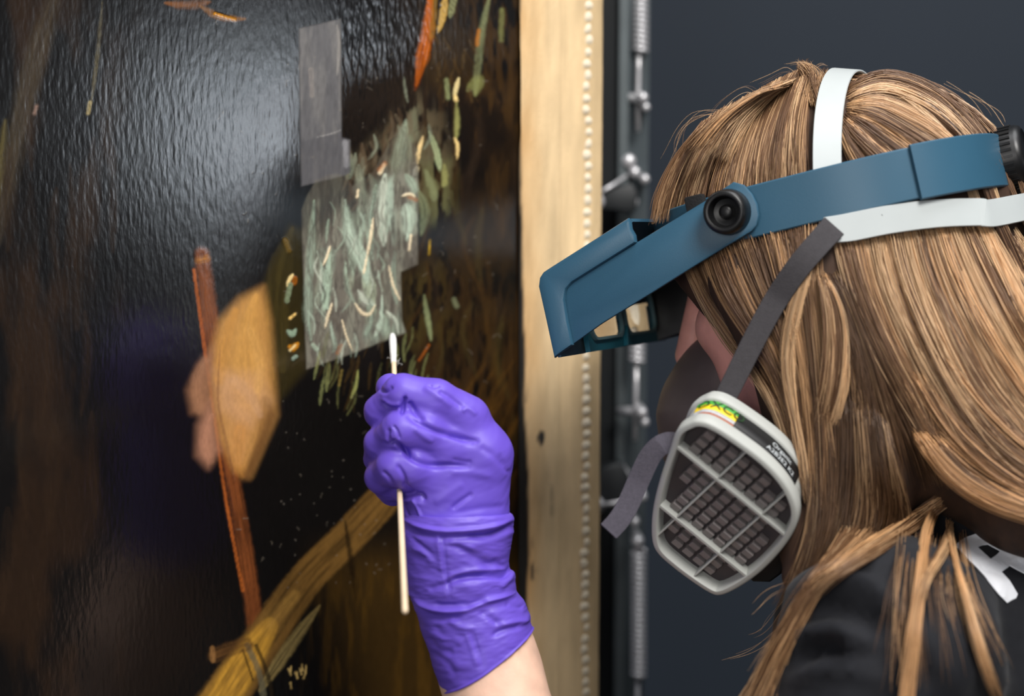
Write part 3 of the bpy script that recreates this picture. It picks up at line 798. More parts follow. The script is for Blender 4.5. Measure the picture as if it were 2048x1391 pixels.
# thenar and thumb going up behind the index finger to the stick
H.cone(hp(880, 1040, 18), hp(850, 930, 26), 14, 12, 6)
K = 2.2
fingers = {
 'thumb':  [(850, 930, 26, 12.0), (812, 845, 26, 9.6), (776, 776, 18, 7.6)],
 'index':  [(934, 836, -5, 12.3), (872, 800, -11, 11.2), (808, 786, -12, 10.2), (764, 822, -3, 8.8), (776, 852, 12, 8.0)],
 'middle': [(898, 892, -8, 12.8), (850, 858, -14, 11.8), (806, 858, -18, 10.4), (764, 886, -7, 8.6), (752, 918, 6, 7.2)],
 'ring':   [(862, 950, -8, 12.5), (826, 932, -14, 11.6), (793, 930, -16, 9.6), (764, 952, -5, 8.4), (784, 984, 9, 8.0)],
 'pinky':  [(850, 990, -2, 11.5), (818, 968, -4, 9.5), (790, 966, 2, 8.4), (784, 972, 12, 8)],
}
for nme, ch in fingers.items():
    H.chain([hp(x, y, w) + (r,) for x, y, w, r in ch], 3.0 if nme != 'thumb' else 2.0, 2.5)
V, Q = H.mesh()
# folds of the glove: grooves (+) and ridges (-) drawn over the side that faces the camera
px = 880 + V[:, 0] * SH; py = 900 - V[:, 1] * SH
def fold(pts, depth, wpx, V, px, py, N, side=-1, wmax=60):
    pts = catmull(pts, 6); best = np.full(len(px), 1e9); al = np.zeros(len(px)); n = len(pts)
    for i in range(n - 1):
        a, b = pts[i], pts[i + 1]; dx, dy = b[0] - a[0], b[1] - a[1]
        t = np.clip(((px - a[0]) * dx + (py - a[1]) * dy) / (dx * dx + dy * dy + 1e-9), 0, 1)
        q = np.hypot(px - a[0] - t * dx, py - a[1] - t * dy)
        m = q < best; best = np.where(m, q, best); al = np.where(m, (i + t) / (n - 1), al)
    tap = np.clip(np.minimum(al, 1 - al) * 5 + 0.15, 0, 1)
    g = np.exp(-(best / wpx) ** 2) * tap * depth
    g = g * np.clip(-N[:, 2] * 2.5 + 0.4, 0, 1)
    V -= N * g[:, None]
def normals(V, Q):
    n = np.cross(V[Q[:, 2]] - V[Q[:, 0]], V[Q[:, 3]] - V[Q[:, 1]])
    out = np.zeros_like(V)
    for k in range(4): np.add.at(out, Q[:, k], n)
    return out / (np.linalg.norm(out, axis=1, keepdims=True) + 1e-12)
N = normals(V, Q)
FOLDS = [
 # index: bend creases
 ([(816, 790), (812, 806), (808, 824)], 2.6, 3.2), ([(822, 800), (832, 818), (852, 838)], 1.4, 5), ([(770, 800), (780, 812), (800, 814)], 0.9, 4), ([(762, 776), (776, 782), (790, 770)], 1.2, 4),
 ([(766, 796), (790, 806), (806, 804)], -0.7, 4),
 ([(850, 772), (880, 790), (906, 812)], -0.5, 6), ([(862, 768), (868, 772), (884, 770)], 0.5, 3),
 ([(880, 780), (900, 790), (930, 815)], 0.8, 5), ([(925, 820), (938, 815), (955, 828)], -0.6, 5),
 # valley index/middle prolonged on the back of the hand
 ([(818, 826), (850, 846), (880, 860), (912, 868), (950, 884)], 1.7, 6), ([(900, 866), (930, 872), (960, 880)], 0.7, 4),
 # middle
 ([(784, 852), (782, 870), (790, 886)], 1.4, 3.6), ([(790, 876), (806, 888), (826, 906)], 2.6, 4.5), ([(770, 880), (784, 884), (794, 880)], 0.8, 4),
 ([(792, 846), (800, 856), (806, 874)], 0.8, 3), ([(830, 850), (850, 866), (872, 880)], -0.6, 6),
 # valley middle/ring
 ([(812, 898), (838, 916), (872, 926), (905, 926), (945, 928)], 1.7, 6), ([(905, 914), (930, 918), (945, 920)], 0.6, 4),
 # ring and the heel
 ([(800, 922), (812, 944), (816, 962)], 1.0, 4), ([(770, 936), (784, 948), (792, 966)], 0.7, 4), ([(810, 960), (822, 972), (834, 984)], 1.2, 5),
 ([(796, 990), (815, 986), (845, 984), (852, 996)], 1.6, 4.5), ([(800, 1000), (825, 996), (848, 1004)], -0.6, 5), ([(828, 990), (838, 1010), (846, 1030)], -0.8, 3), ([(806, 1004), (816, 1020), (824, 1034)], 0.7, 3),
 ([(905, 1012), (925, 996), (948, 980)], 0.9, 5), ([(960, 890), (985, 905), (1010, 930)], 0.4, 7), ([(900, 1022), (950, 1012), (1010, 1008)], 0.5, 7), ([(1000, 900), (1010, 935), (1020, 940)], 0.4, 5),
 ([(870, 1000), (900, 980), (930, 960)], -0.4, 8), ([(900, 940), (940, 940), (990, 950)], -0.4, 8)]
for p, dd, w in FOLDS: fold(p, dd * 1.3, w, V, px, py, N)
wr = (fbm(px / 30 + 50, py / 18 + V[:, 2] / 5, 3, 2) - 0.5) * 0.45
V += N * wr[:, None]
# cuff: lofted sleeve of the glove with folds
left = catmull([(806, 1024), (803, 1045), (800, 1080), (806, 1130), (814, 1180), (830, 1225), (846, 1275), (868, 1336), (891, 1386)], 8)
right = catmull([(1016, 1024), (1028, 1036), (1024, 1085), (1018, 1132), (1030, 1150), (1033, 1184), (1050, 1206), (1056, 1232), (1059, 1262)], 8)
n = len(left); SEG = 160
ys = np.linspace(0, 1, n)
rows = []
for i in range(n):
    l, r = left[i], right[i]; c = (l + r) / 2; hx = (r - l) / 2
    half = np.hypot(*hx)
    th = np.linspace(0, 2 * np.pi, SEG, endpoint=False)
    s = i / (n - 1)
    dep = 26 + 4 * s
    # rim sags in the middle towards the viewer
    sag = 26 * max(0, (s - 0.55) / 0.45)
    e = 0.92
    cx = np.sign(np.cos(th)) * np.abs(np.cos(th)) ** e; sx = np.sign(np.sin(th)) * np.abs(np.sin(th)) ** e
    X = c[0] + hx[0] * cx; Y = c[1] + hx[1] * cx + sag * 0.35 * (1 - cx ** 2) * (-sx)
    Wd_ = 2 + dep * sx * (half / 108) + 6 * s
    rows.append(np.stack([X, Y, Wd_], 1))
CU = np.array(rows)
# refine along the length
def resample(A, m):
    t = np.linspace(0, len(A) - 1, m); i = np.clip(t.astype(int), 0, len(A) - 2); f = (t - i)[:, None, None]
    return A[i] * (1 - f) + A[i + 1] * f
CU = resample(CU, 220); m = len(CU)
cpx, cpy, cw = CU[..., 0].ravel(), CU[..., 1].ravel(), CU[..., 2].ravel()
CV = np.stack([(cpx - 880) / SH, (900 - cpy) / SH, cw], 1)
ii = np.arange(m * SEG).reshape(m, SEG)
CQ = np.stack([ii[:-1], np.roll(ii[:-1], -1, 1), np.roll(ii[1:], -1, 1), ii[1:]], -1).reshape(-1, 4)
CN = normals(CV, CQ)
cen = np.repeat(CV.reshape(m, SEG, 3).mean(1), SEG, 0)
if ((CV - cen) * CN).sum(1).mean() < 0: CQ = CQ[:, ::-1]; CN = -CN
CFOLDS = [
 # doubled upper hem, fold shadows and ridges
 ([(806, 1034), (840, 1046), (880, 1052), (930, 1052), (985, 1046), (1030, 1036)], -2.0, 5), ([(806, 1046), (840, 1060), (880, 1066), (930, 1066), (985, 1060), (1026, 1050)], 1.4, 6),
 ([(936, 1060), (970, 1066), (1000, 1058), (1024, 1046)], 2.2, 7), ([(885, 1058), (890, 1090), (896, 1140), (904, 1188)], 1.3, 2.6), ([(878, 1058), (882, 1090), (888, 1140)], -0.8, 5),
 ([(905, 1080), (930, 1092), (960, 1110), (990, 1130)], 2.0, 9), ([(900, 1072), (925, 1078), (955, 1092)], -1.0, 7), ([(822, 1066), (845, 1082), (870, 1104)], 1.0, 5), ([(826, 1090), (850, 1096), (870, 1118)], -0.8, 6),
 ([(900, 1150), (930, 1144), (970, 1142), (1005, 1146), (1022, 1142)], 2.4, 6), ([(880, 1158), (920, 1136), (960, 1130), (1020, 1133)], -1.4, 6),
 ([(860, 1172), (880, 1160), (910, 1152)], 1.2, 6), ([(1000, 1168), (1016, 1156), (1028, 1142)], -1.2, 6), ([(985, 1110), (1005, 1130), (1020, 1136)], 0.9, 6),
 ([(812, 1176), (840, 1200), (880, 1210), (930, 1208), (975, 1192), (1010, 1186), (1032, 1186)], -2.2, 6), ([(818, 1190), (845, 1216), (885, 1226), (930, 1222)], 1.8, 8), ([(870, 1200), (905, 1200), (940, 1194)], 1.2, 6),
 ([(930, 1206), (950, 1196), (972, 1190)], 1.2, 5), ([(960, 1212), (980, 1222), (1000, 1240)], 1.4, 6), ([(900, 1226), (920, 1240), (950, 1246)], -1.2, 7), ([(870, 1240), (890, 1260), (930, 1262)], 1.0, 8),
 ([(985, 1258), (1010, 1248), (1040, 1246)], 1.8, 6), ([(1000, 1240), (1030, 1236), (1054, 1240)], -1.4, 6), ([(1010, 1200), (1030, 1206), (1048, 1212)], 1.2, 5),
 ([(940, 1246), (954, 1280), (968, 1316)], 1.3, 2.6), ([(934, 1250), (946, 1285), (958, 1320)], -0.8, 5), ([(855, 1270), (880, 1290), (910, 1294)], 1.0, 8), ([(860, 1300), (900, 1316), (915, 1340)], 0.9, 7), ([(880, 1270), (905, 1262), (930, 1274)], -0.9, 8)]
for p, dd, w in CFOLDS: fold(p, dd * 0.9, w, CV, cpx, cpy, CN)
CV += CN * ((fbm(cpx / 30, cpy / 14, 23, 3) - 0.5) * 1.3)[:, None]
# hem: rolled rim at the bottom, turned-in lip at the top
s = np.repeat(np.linspace(0, 1, m), SEG)
CV += CN * (smooth01((s - 0.78) / 0.2) * 1.7)[:, None]
CV += CN * (np.exp(-((s - 0.988) / 0.008) ** 2) * 0.9)[:, None]
CV -= CN * (np.clip((0.02 - s) / 0.02, 0, 1) * 3.0)[:, None]
# inner layer closes the sleeve so that it has thickness
inner = CV.reshape(m, SEG, 3)[::-1][:60] - CN.reshape(m, SEG, 3)[::-1][:60] * 0.8
k0 = m * SEG
AV = np.concatenate([CV, inner.reshape(-1, 3)])
jj = np.concatenate([ii[-1:], k0 + np.arange(60 * SEG).reshape(60, SEG)])
Q2 = np.stack([jj[:-1], np.roll(jj[:-1], -1, 1), np.roll(jj[1:], -1, 1), jj[1:]], -1).reshape(-1, 4)
if CQ[0, 1] == ii[1, 0] or CQ[0, 0] == ii[1, 0]: Q2 = Q2[:, ::-1]
glove_me = fast_mesh(h2w(V), Q)
cuff_me = fast_mesh(h2w(AV), np.concatenate([CQ, Q2]))
person = empty('person', U(1750, 1000, 1.15) * np.array([1, 1, 0]))
tag(person, 'person in black shirt with long light brown hair, raising a violet gloved hand to painting', 'person')
glove = link('glove', glove_me, m_glove, person); glove['label'] = 'violet disposable glove holding the swab stick'
cuff = link('glove_cuff', cuff_me, m_glove, glove)
cuff.matrix_parent_inverse = glove.matrix_world.inverted()

# cotton swab on a long wooden stick
A_ = U(785, 668, 1.197); B_ = U(810, 1221, 0.925)
# pass behind the fingers, in front of the palm
m_stick = mat('birch_stick', lin(238, 212, 178), 0.55, noise=0.08, nscale=60, stretch=(1, 1, 0.05))
m_cotton = mat('cotton', lin(244, 242, 240), 0.95, bump=0.5, bscale=900)
swab = empty('cotton_swab', A_)
tag(swab, 'cotton swab on a pale wooden stick held by the violet glove', 'swab')
bm = bmesh.new()
ts = np.linspace(0.06, 1, 12); pts = [A_ + (B_ - A_) * t for t in ts]
tube(bm, pts + [B_ + (B_ - A_) * 0.004], [0.00145] * 12 + [0.0010], 12)
link('stick', bm_mesh(bm), m_stick, swab)
bm = bmesh.new(); dr = (B_ - A_) / np.linalg.norm(B_ - A_)
# the cotton bud is seen foreshortened: length along the stick
prof = [(0.0, 0.0006), (0.0008, 0.0012), (0.003, 0.0017), (0.008, 0.0021), (0.015, 0.00215), (0.024, 0.0019), (0.034, 0.0016), (0.040, 0.00147)]
tube(bm, [A_ + dr * t for t, _ in prof], [r for _, r in prof], 20)
for v in bm.verts:
    v.co += Vector(RNG.normal(0, 0.00009, 3))
link('cotton_tip', bm_mesh(bm), m_cotton, swab)
bm = bmesh.new()
for i in range(7):
    c = A_ + dr * RNG.uniform(0.022, 0.045)
    q = [c]
    d = C_R * RNG.uniform(0.3, 1) + C_U * RNG.uniform(-1, 0.6)
    for j in range(6):
        d = unit(d + RNG.normal(0, 0.6, 3)); q.append(q[-1] + d * 0.0012)
    tube(bm, q, 0.00006, 4, False)
fz = link('loose_fibres', bm_mesh(bm), m_cotton, swab); fz['kind'] = 'stuff'
# ------------------------------------------------------------ head frame
YAW = R(20.0); HP = R(19.0)
FH = np.array([-math.cos(YAW), math.sin(YAW), 0]); LH = np.array([-math.sin(YAW), -math.cos(YAW), 0]); UZ = np.array([0, 0, 1.0])
ROLL = R(5.0)
def frame(pitch):
    f = math.cos(pitch) * FH - math.sin(pitch) * UZ
    u = math.sin(pitch) * FH + math.cos(pitch) * UZ
    return np.array([f, LH * math.cos(ROLL) + u * math.sin(ROLL), u * math.cos(ROLL) - LH * math.sin(ROLL)])
HM = frame(HP)
HC = U(1662, 478, 1.12)
def hl(x, y, z):  # head mm -> world
    return HC + (np.array([x, y, z]) @ HM) / 1000
def cam3(p): 
    q = np.asarray(p) - HC
    return np.array([q @ C_R, q @ C_U, q @ C_F]) * 1000
def c3(px, py, d): return cam3(U(px, py, d))
CAMM = np.array([C_R, C_U, C_F])
def c2w(V): return HC + (np.asarray(V) @ CAMM) / 1000

# ---- skin: head and neck
FX = -15
F1 = Field((-125, -85, -215), (135, 85, 105), 1.8)
F1.ell((-8, 0, 2), (90, 72, 79))
F1.ell((FX + 36, 0, -42), (56, 57, 74), None, 14)
for s in (-1, 1):
    F1.cone((FX + 5, s * 45, -72), (FX + 72, s * 13, -102), 17, 14, 14)
    F1.ell((FX + 70, s * 40, -32), (24, 20, 20), None, 12)
    F1.ell((FX + 52, s * 40, -60), (36, 24, 34), None, 12)
    F1.cone((FX + 82, s * 36, 6), (FX + 91, s * 8, 9), 8, 9, 9)
    F1.ell((FX + 98, s * 31, -9), (11, 13, 8), None, 6, sub=True)
    F1.ell((FX + 102, s * 11, -45), (9, 7, 7), None, 5)
    F1.ell((FX + -10, s * 74, -20), (19, 6, 31), None, 3)
    F1.ell((FX + -6, s * 80, -18), (10, 5, 18), None, 3, sub=True)
F1.cone((FX + 96, 0, -4), (FX + 113, 0, -40), 6, 9, 7)
F1.ell((FX + 86, 0, -104), (15, 20, 13), None, 10)
F1.ell((FX + 98, 0, -68), (9, 21, 5), None, 3); F1.ell((FX + 96, 0, -79), (9, 18, 6), None, 3)
F1.cone((FX + -16, 0, -70), (FX + -40, 0, -215), 50, 48, 18)
HV, HQ = F1.mesh()
HVw = HC + (HV @ HM) / 1000
# ---- arm and shoulders (skin) in camera-aligned mm
wr = cam3(h2w(np.array([hp(925, 1075, 3)]))[0])
F2 = Field((-330, -560, -190), (170, -110, 160), 3.2)
el = c3(1170, 1990, 1.00)
lo1 = cam3(h2w(np.array([hp(975, 1330, 7)]))[0])
F2.cone(wr, lo1, 18, 22.6, 10)
F2.cone(lo1, el * 0.55 + lo1 * 0.45, 22.6, 38, 20)
F2.cone(el * 0.55 + lo1 * 0.45, el, 40, 36, 14)
sh = c3(1760, 1320, 0.99); ua = c3(1590, 1660, 0.985)
F2.cone(el, ua, 37, 42, 14); F2.cone(ua, sh, 42, 38, 20)
F2.cone(sh, c3(1870, 1080, 1.13), 36, 50, 20)
AV2, AQ2 = F2.mesh()
AVw = c2w(AV2)
bodyV = np.concatenate([HVw, AVw]); bodyQ = np.concatenate([HQ, AQ2 + len(HVw)])
body_me = fast_mesh(bodyV, bodyQ)
tn = np.tile(np.array(lin(236, 194, 170)), (len(bodyV), 1)); tn[:len(HVw)] = np.array(lin(228, 164, 150))
vcol(body_me, 'tint', tn)
body = link('body', body_me, m_skin, person)
m_eye = mat('eye_white', lin(222, 216, 210), 0.15)
m_iris = mat('iris', lin(70, 84, 92), 0.1)
for s in (-1, 1):
    bm = bmesh.new(); bmesh.ops.create_uvsphere(bm, u_segments=24, v_segments=16, radius=0.0118, matrix=Matrix.Translation(Vector(hl(66, s * 31, -9))))
    e = link('eye', bm_mesh(bm), m_eye, person)
    bm = bmesh.new(); tube(bm, [hl(76.6, s * 31, -9), hl(77.7, s * 31, -9), hl(78.2, s * 31, -9)], [0.0056, 0.0052, 0.003], 20)
    io = link('iris', bm_mesh(bm), m_iris, e); io.matrix_parent_inverse = e.matrix_world.inverted()

# ---- shirt
F3 = Field((-190, -700, -260), (330, -95, 330), 5.0)
F3.cone(c3(1870, 1080, 1.125), c3(1935, 1300, 1.125), 60, 105, 25)
F3.cone(c3(1935, 1300, 1.125), c3(1985, 1900, 1.15), 108, 118, 40)
F3.cone(c3(1985, 1900, 1.15), c3(2000, 2600, 1.19), 118, 128, 40)
F3.cone(c3(1778, 1310, 0.99), c3(2010, 1190, 1.27), 50, 54, 40)
F3.cone(c3(1776, 1318, 0.985), c3(1620, 1680, 0.985), 54, 56, 22)
F3.cone(c3(2010, 1190, 1.27), c3(1960, 1650, 1.32), 54, 54, 22)
SV, SQ = F3.mesh()
SN = normals(SV, SQ)
spx = SV[:, 0]; spy = SV[:, 1]
SV += SN * (((fbm(SV[:, 0] / 42 + SV[:, 2] / 70, SV[:, 1] / 26 + SV[:, 2] / 60, 41, 3) - 0.5) * 13)[:, None])
shW = c2w(SV)
def wfold(pts, depth, wpx, V, N, nrm_min=0.1):
    x, y, z = proj(V)
    pts = catmull(pts, 8); best = np.full(len(x), 1e9); al = np.zeros(len(x)); n = len(pts)
    for i in range(n - 1):
        a, b = pts[i], pts[i + 1]; dx, dy = b - a
        t = np.clip(((x - a[0]) * dx + (y - a[1]) * dy) / (dx * dx + dy * dy + 1e-9), 0, 1)
        q = np.hypot(x - a[0] - t * dx, y - a[1] - t * dy); m = q < best
        best = np.where(m, q, best); al = np.where(m, (i + t) / (n - 1), al)
    tap = np.clip(np.minimum(al, 1 - al) * 4 + 0.1, 0, 1)
    g = np.exp(-(best / wpx) ** 2) * tap * depth / 1000 * np.clip(-(N @ C_F) * 3 + 0.3, 0, 1)
    V -= N * g[:, None]
SNw = SN @ CAMM
for p, dd, w in [([(1600, 1230), (1650, 1170), (1720, 1165), (1780, 1200), (1850, 1290), (1930, 1391)], -7, 16), ([(1590, 1260), (1650, 1220), (1720, 1230), (1770, 1260)], 8, 20),
                 ([(1570, 1310), (1620, 1270), (1680, 1262), (1740, 1290)], -8, 18), ([(1590, 1330), (1640, 1300), (1690, 1310)], 6, 16), ([(1570, 1380), (1640, 1340), (1720, 1340), (1780, 1360)], -5, 18),
                 ([(1850, 1150), (1900, 1250), (1960, 1391)], -4, 20), ([(1780, 1120), (1820, 1180), (1860, 1240)], 5, 18)]:
    wfold(p, dd, w, shW, SNw)
m_shirt = mat('black_jersey', lin(26, 27, 32), 0.8, spec=0.25, noise=0.12, nscale=120, bump=0.12, bscale=1400, sheen=0.06)
shirt = link('shirt', fast_mesh(shW, SQ), m_shirt, person)
shirt['label'] = 'black jersey shirt with white print on the back'
SHIRT_BVH = BVHTree.FromPolygons([tuple(v) for v in shW], [tuple(q) for q in SQ])
# ---- trousers and shoes, below the picture, so that the person stands on the floor
F4 = Field((-260, -1640, -120), (420, -520, 420), 11.0)
hip = c3(2000, 2600, 1.19)
wdn = cam3(HC - UZ * 1.0) / 1000
def wmm(v): return cam3(v)
hipw = c2w(np.array([hip]))[0]
feet = []
for s in (-1, 1):
    h0 = hipw + LH * s * 0.085; kn = h0 + np.array([0, 0, -0.42]) + FH * 0.02; ft = kn * 1.0; ft = np.array([kn[0], kn[1], 0.09]) - FH * 0.03
    F4.cone(wmm(h0 + UZ * 0.06), wmm(kn), 92, 62, 30); F4.cone(wmm(kn), wmm(ft), 62, 50, 20); feet.append(ft)
TV, TQ = F4.mesh()
m_trs = mat('dark_denim', lin(30, 33, 44), 0.85, noise=0.15, nscale=100)
link('trousers', fast_mesh(c2w(TV), TQ), m_trs, person)
m_shoe = mat('black_leather', lin(24, 23, 22), 0.45)
for ft in feet:
    F5 = Field((-110, -60, -5), (190, 60, 110), 5)
    F5.cone((0, 0, 34), (95, 0, 28), 38, 36, 30); F5.cone((0, 0, 40), (0, 0, 90), 38, 40, 15)
    F5.d = np.maximum(F5.d, -(F5.Z - 2)).astype(np.float32)
    a, b = F5.mesh()
    o = np.array([ft[0], ft[1], -0.002])
    link('shoe', fast_mesh(o + (a @ np.array([FH, LH, UZ])) / 1000, b), m_shoe, person)

# ---- white print on the back: an A and the start of the next letter
m_print = mat('white_print', lin(244, 246, 252), 0.6)
def decal(polys, name, parent, bvh, off, m, step=9.0):
    bm = bmesh.new()
    for poly in polys:
        outer, holes = poly
        vs = [bm.verts.new((x, y, 0)) for x, y in outer]
        es = [bm.edges.new((vs[i], vs[(i + 1) % len(vs)])) for i in range(len(vs))]
        for h in holes:
            hv = [bm.verts.new((x, y, 0)) for x, y in h]
            es += [bm.edges.new((hv[i], hv[(i + 1) % len(hv)])) for i in range(len(hv))]
        bmesh.ops.triangle_fill(bm, use_beauty=True, use_dissolve=False, edges=es)
    for _ in range(4):
        lg = [e for e in bm.edges if e.calc_length() > step]
        if not lg: break
        bmesh.ops.subdivide_edges(bm, edges=lg, cuts=1, use_grid_fill=False)
        bmesh.ops.triangulate(bm, faces=bm.faces)
    last = None
    for v in bm.verts:
        d = Vector(unit(ray(v.co.x, v.co.y)))
        hit = bvh.ray_cast(Vector(CAM_LOC), d)
        if hit[0] is not None:
            v.co = hit[0] + (hit[1] if hit[1].dot(d) < 0 else -hit[1]) * off; last = (hit[0] - Vector(CAM_LOC)).length
        else: v.co = Vector(CAM_LOC) + d * ((last or 1.05) - off)
    ext = bmesh.ops.solidify(bm, geom=bm.faces[:], thickness=0.0006)
    return link(name, bm_mesh(bm), m, parent, smooth=False)
A_out = [(1909, 1091), (1930, 1076), (1950, 1069), (1964, 1068), (1990, 1076), (2030, 1096), (2037, 1107), (2068, 1126), (2110, 1150), (2098, 1172), (2068, 1160), (2046, 1146), (2018, 1131), (2001, 1143), (2018, 1162), (2033, 1187), (2030, 1194), (2012, 1203), (1994, 1186), (1965, 1150)]
A_hole = [(1954, 1095), (1964, 1090), (1975, 1089), (2000, 1102), (1990, 1112), (1980, 1119)]
N_out = [(2000, 1068), (2010, 1060), (2030, 1056), (2070, 1056), (2150, 1090), (2140, 1110), (2060, 1084), (2040, 1079), (2006, 1075)]
pr = decal([(A_out, [A_hole]), (N_out, [])], 'letter_print', shirt, SHIRT_BVH, 0.0008, m_print)
pr.matrix_parent_inverse = shirt.matrix_world.inverted()
# ------------------------------------------------------------ hair: an under-layer plus combed strands
F6 = Field((-130, -260, -165), (215, 118, 175), 2.7)
F6.ell((0, 0, 0), (106, 84, 88), HM @ CAMM.T)
# open the face
def hcam(x, y, z): return cam3(hl(x, y, z))
F6.ell(hcam(108, 0, -62), (60, 95, 92), HM @ CAMM.T, 6, sub=True)
F6.chain([tuple(c3(1490, 560, 1.06)) + (20,), tuple(c3(1590, 760, 1.05)) + (18,), tuple(c3(1620, 930, 1.045)) + (20,), tuple(c3(1640, 1070, 1.03)) + (22,), tuple(c3(1610, 1150, 1.02)) + (12,)], 10, 6)
F6.chain([tuple(c3(1640, 560, 1.06)) + (38,), tuple(c3(1680, 760, 1.055)) + (40,), tuple(c3(1700, 930, 1.05)) + (38,), tuple(c3(1720, 1040, 1.045)) + (26,)], 10, 6)
F6.chain([tuple(c3(1835, 560, 1.09)) + (54,), tuple(c3(1890, 700, 1.075)) + (60,), tuple(c3(1960, 850, 1.06)) + (52,), tuple(c3(2070, 960, 1.04)) + (40,), tuple(c3(2200, 1050, 1.04)) + (30,)], 14, 8)
F6.cone(c3(1780, 600, 1.14), c3(1840, 880, 1.15), 75, 60, 10)
F6.cone(c3(1650, 650, 1.19), c3(1700, 950, 1.21), 40, 30, 10)
F6.chain([tuple(cam3(hl(-40, -12, -20))) + (58,), tuple(cam3(hl(-56, -8, -90))) + (56,), tuple(cam3(hl(-76, -4, -175))) + (54,)], 14, 10)
F6.chain([tuple(cam3(hl(-20, -66, -30))) + (24,), tuple(cam3(hl(-34, -66, -110))) + (28,), tuple(cam3(hl(-50, -62, -175))) + (24,)], 12, 8)
KV, KQ = F6.mesh(); KW = c2w(KV)
m_under = mat('hair_underlayer_shade', lin(58, 38, 25), 0.8, noise=0.4, nscale=140, stretch=(1, 1, 0.15))  # dark base colour paints the shade in the gaps between strands
hair_base = link('hair', fast_mesh(KW, KQ), m_under, person)
hair_base['label'] = 'long straight light brown hair with blond streaks'
HAIR_BVH = BVHTree.FromPolygons([tuple(v) for v in KW], [tuple(q) for q in KQ])
def hair_depth(px, py, bvhs, default):
    best = None
    d = Vector(unit(ray(px, py)))
    for b in bvhs:
        h = b.ray_cast(Vector(CAM_LOC), d)
        if h[0] is not None:
            z = float((np.array(h[0]) - CAM_LOC) @ C_F)
            if best is None or z < best: best = z
    return best
NP = 18
STR = []   # (pts(NP,3), radius, colour)
LIGHT = np.array(lin(228, 190, 146)); MID = np.array(lin(160, 120, 86)); DARK = np.array(lin(88, 62, 44)); GOLD = np.array(lin(204, 146, 90))
def guides3d(gs, bvhs, lift):
    out = []
    for g in gs:
        c = catmull(g, 8); L = np.r_[0, np.cumsum(np.hypot(*np.diff(c, axis=0).T))]
        s = np.linspace(0, L[-1], NP)
        c = np.stack([np.interp(s, L, c[:, 0]), np.interp(s, L, c[:, 1])], 1)
        z = [hair_depth(x, y, bvhs, None) for x, y in c]
        zz = np.array([np.nan if v is None else v for v in z])
        ok = ~np.isnan(zz)
        if ok.sum() == 0: zz[:] = 1.06
        else: zz = np.interp(np.arange(NP), np.nonzero(ok)[0], zz[ok])
        for _ in range(3): zz[1:-1] = (zz[:-2] + zz[1:-1] * 2 + zz[2:]) / 4
        out.append(np.concatenate([c, zz[:, None] - lift], 1))
    return np.array(out)
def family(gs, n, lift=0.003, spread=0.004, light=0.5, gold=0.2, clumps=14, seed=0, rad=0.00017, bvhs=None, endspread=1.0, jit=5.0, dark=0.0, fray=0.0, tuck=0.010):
    rng = np.random.default_rng(seed)
    n = int(n * 1.9); clumps = max(2, int(clumps * 1.5))
    G = guides3d(gs, bvhs or [HAIR_BVH], lift); m = len(G)
    ct = np.sort(rng.uniform(0, m - 1, clumps)); cl = np.clip(rng.normal(light, 0.36, clumps), 0, 1); cz = rng.normal(0, 0.0022, clumps); cg = np.clip(rng.normal(gold, 0.25, clumps), 0, 1)
    cs = rng.normal(0, 1, (clumps, 2))
    for _ in range(n):
        k = rng.integers(clumps); w = (m - 1) / clumps * 1.3
        t = np.clip(ct[k] + rng.normal(0, w), 0, m - 1)
        t2 = np.clip(ct[k] + (t - ct[k]) * 0.6, 0, m - 1)   # strands gather into their clump lower down
        s = np.linspace(0, 1, NP)
        tt = t + (t2 - t) * s
        i = np.clip(tt.astype(int), 0, max(m - 2, 0)); f = (tt - i)[:, None]
        P = G[i, np.arange(NP)] * (1 - f) + G[np.minimum(i + 1, m - 1), np.arange(NP)] * f
        a = rng.uniform(0, 0.05); b = 1 - 0.34 * rng.uniform(0, 1) ** 1.7 if fray == 0 else rng.uniform(1 - fray, 1.0)
        u = np.linspace(a, b, NP) * (NP - 1); j = np.clip(u.astype(int), 0, NP - 2); g = (u - j)[:, None]
        P = P[j] * (1 - g) + P[j + 1] * g
        ph = rng.uniform(0, 6.28, 2); fr = rng.uniform(2, 5)
        env = (0.25 + 0.75 * s * endspread)
        P[:, 0] += (rng.normal(0, jit) + np.sin(s * fr + ph[0]) * jit * 0.8 + cs[k, 0] * jit * np.sin(s * 3 + k)) * env
        P[:, 1] += rng.normal(0, jit) * 0.6
        P[:, 2] += tuck * np.clip(1 - s / rng.uniform(0.05, 0.12), 0, 1)
        P[:, 2] += cz[k] * np.sin(np.pi * s) + rng.normal(0, spread) * (0.3 + 0.7 * s) * 0.6 - abs(rng.normal(0, 0.0012))
        W_ = unproj(P[:, 0], P[:, 1], P[:, 2])
        v = np.clip(cl[k] + rng.normal(0, 0.13), 0, 1)
        c = DARK * (1 - v) ** 1.2 + (LIGHT * v if v > 0.5 else MID * v) + MID * 0.15
        c = c * (1 - cg[k] * 0.6) + GOLD * c.sum() / GOLD.sum() * cg[k] * 0.6
        c = c * (1 - dark) * 0.88  # dark: darker hair plus shade put into the strand colour
        STR.append((W_, rad * rng.uniform(0.7, 1.35), c))
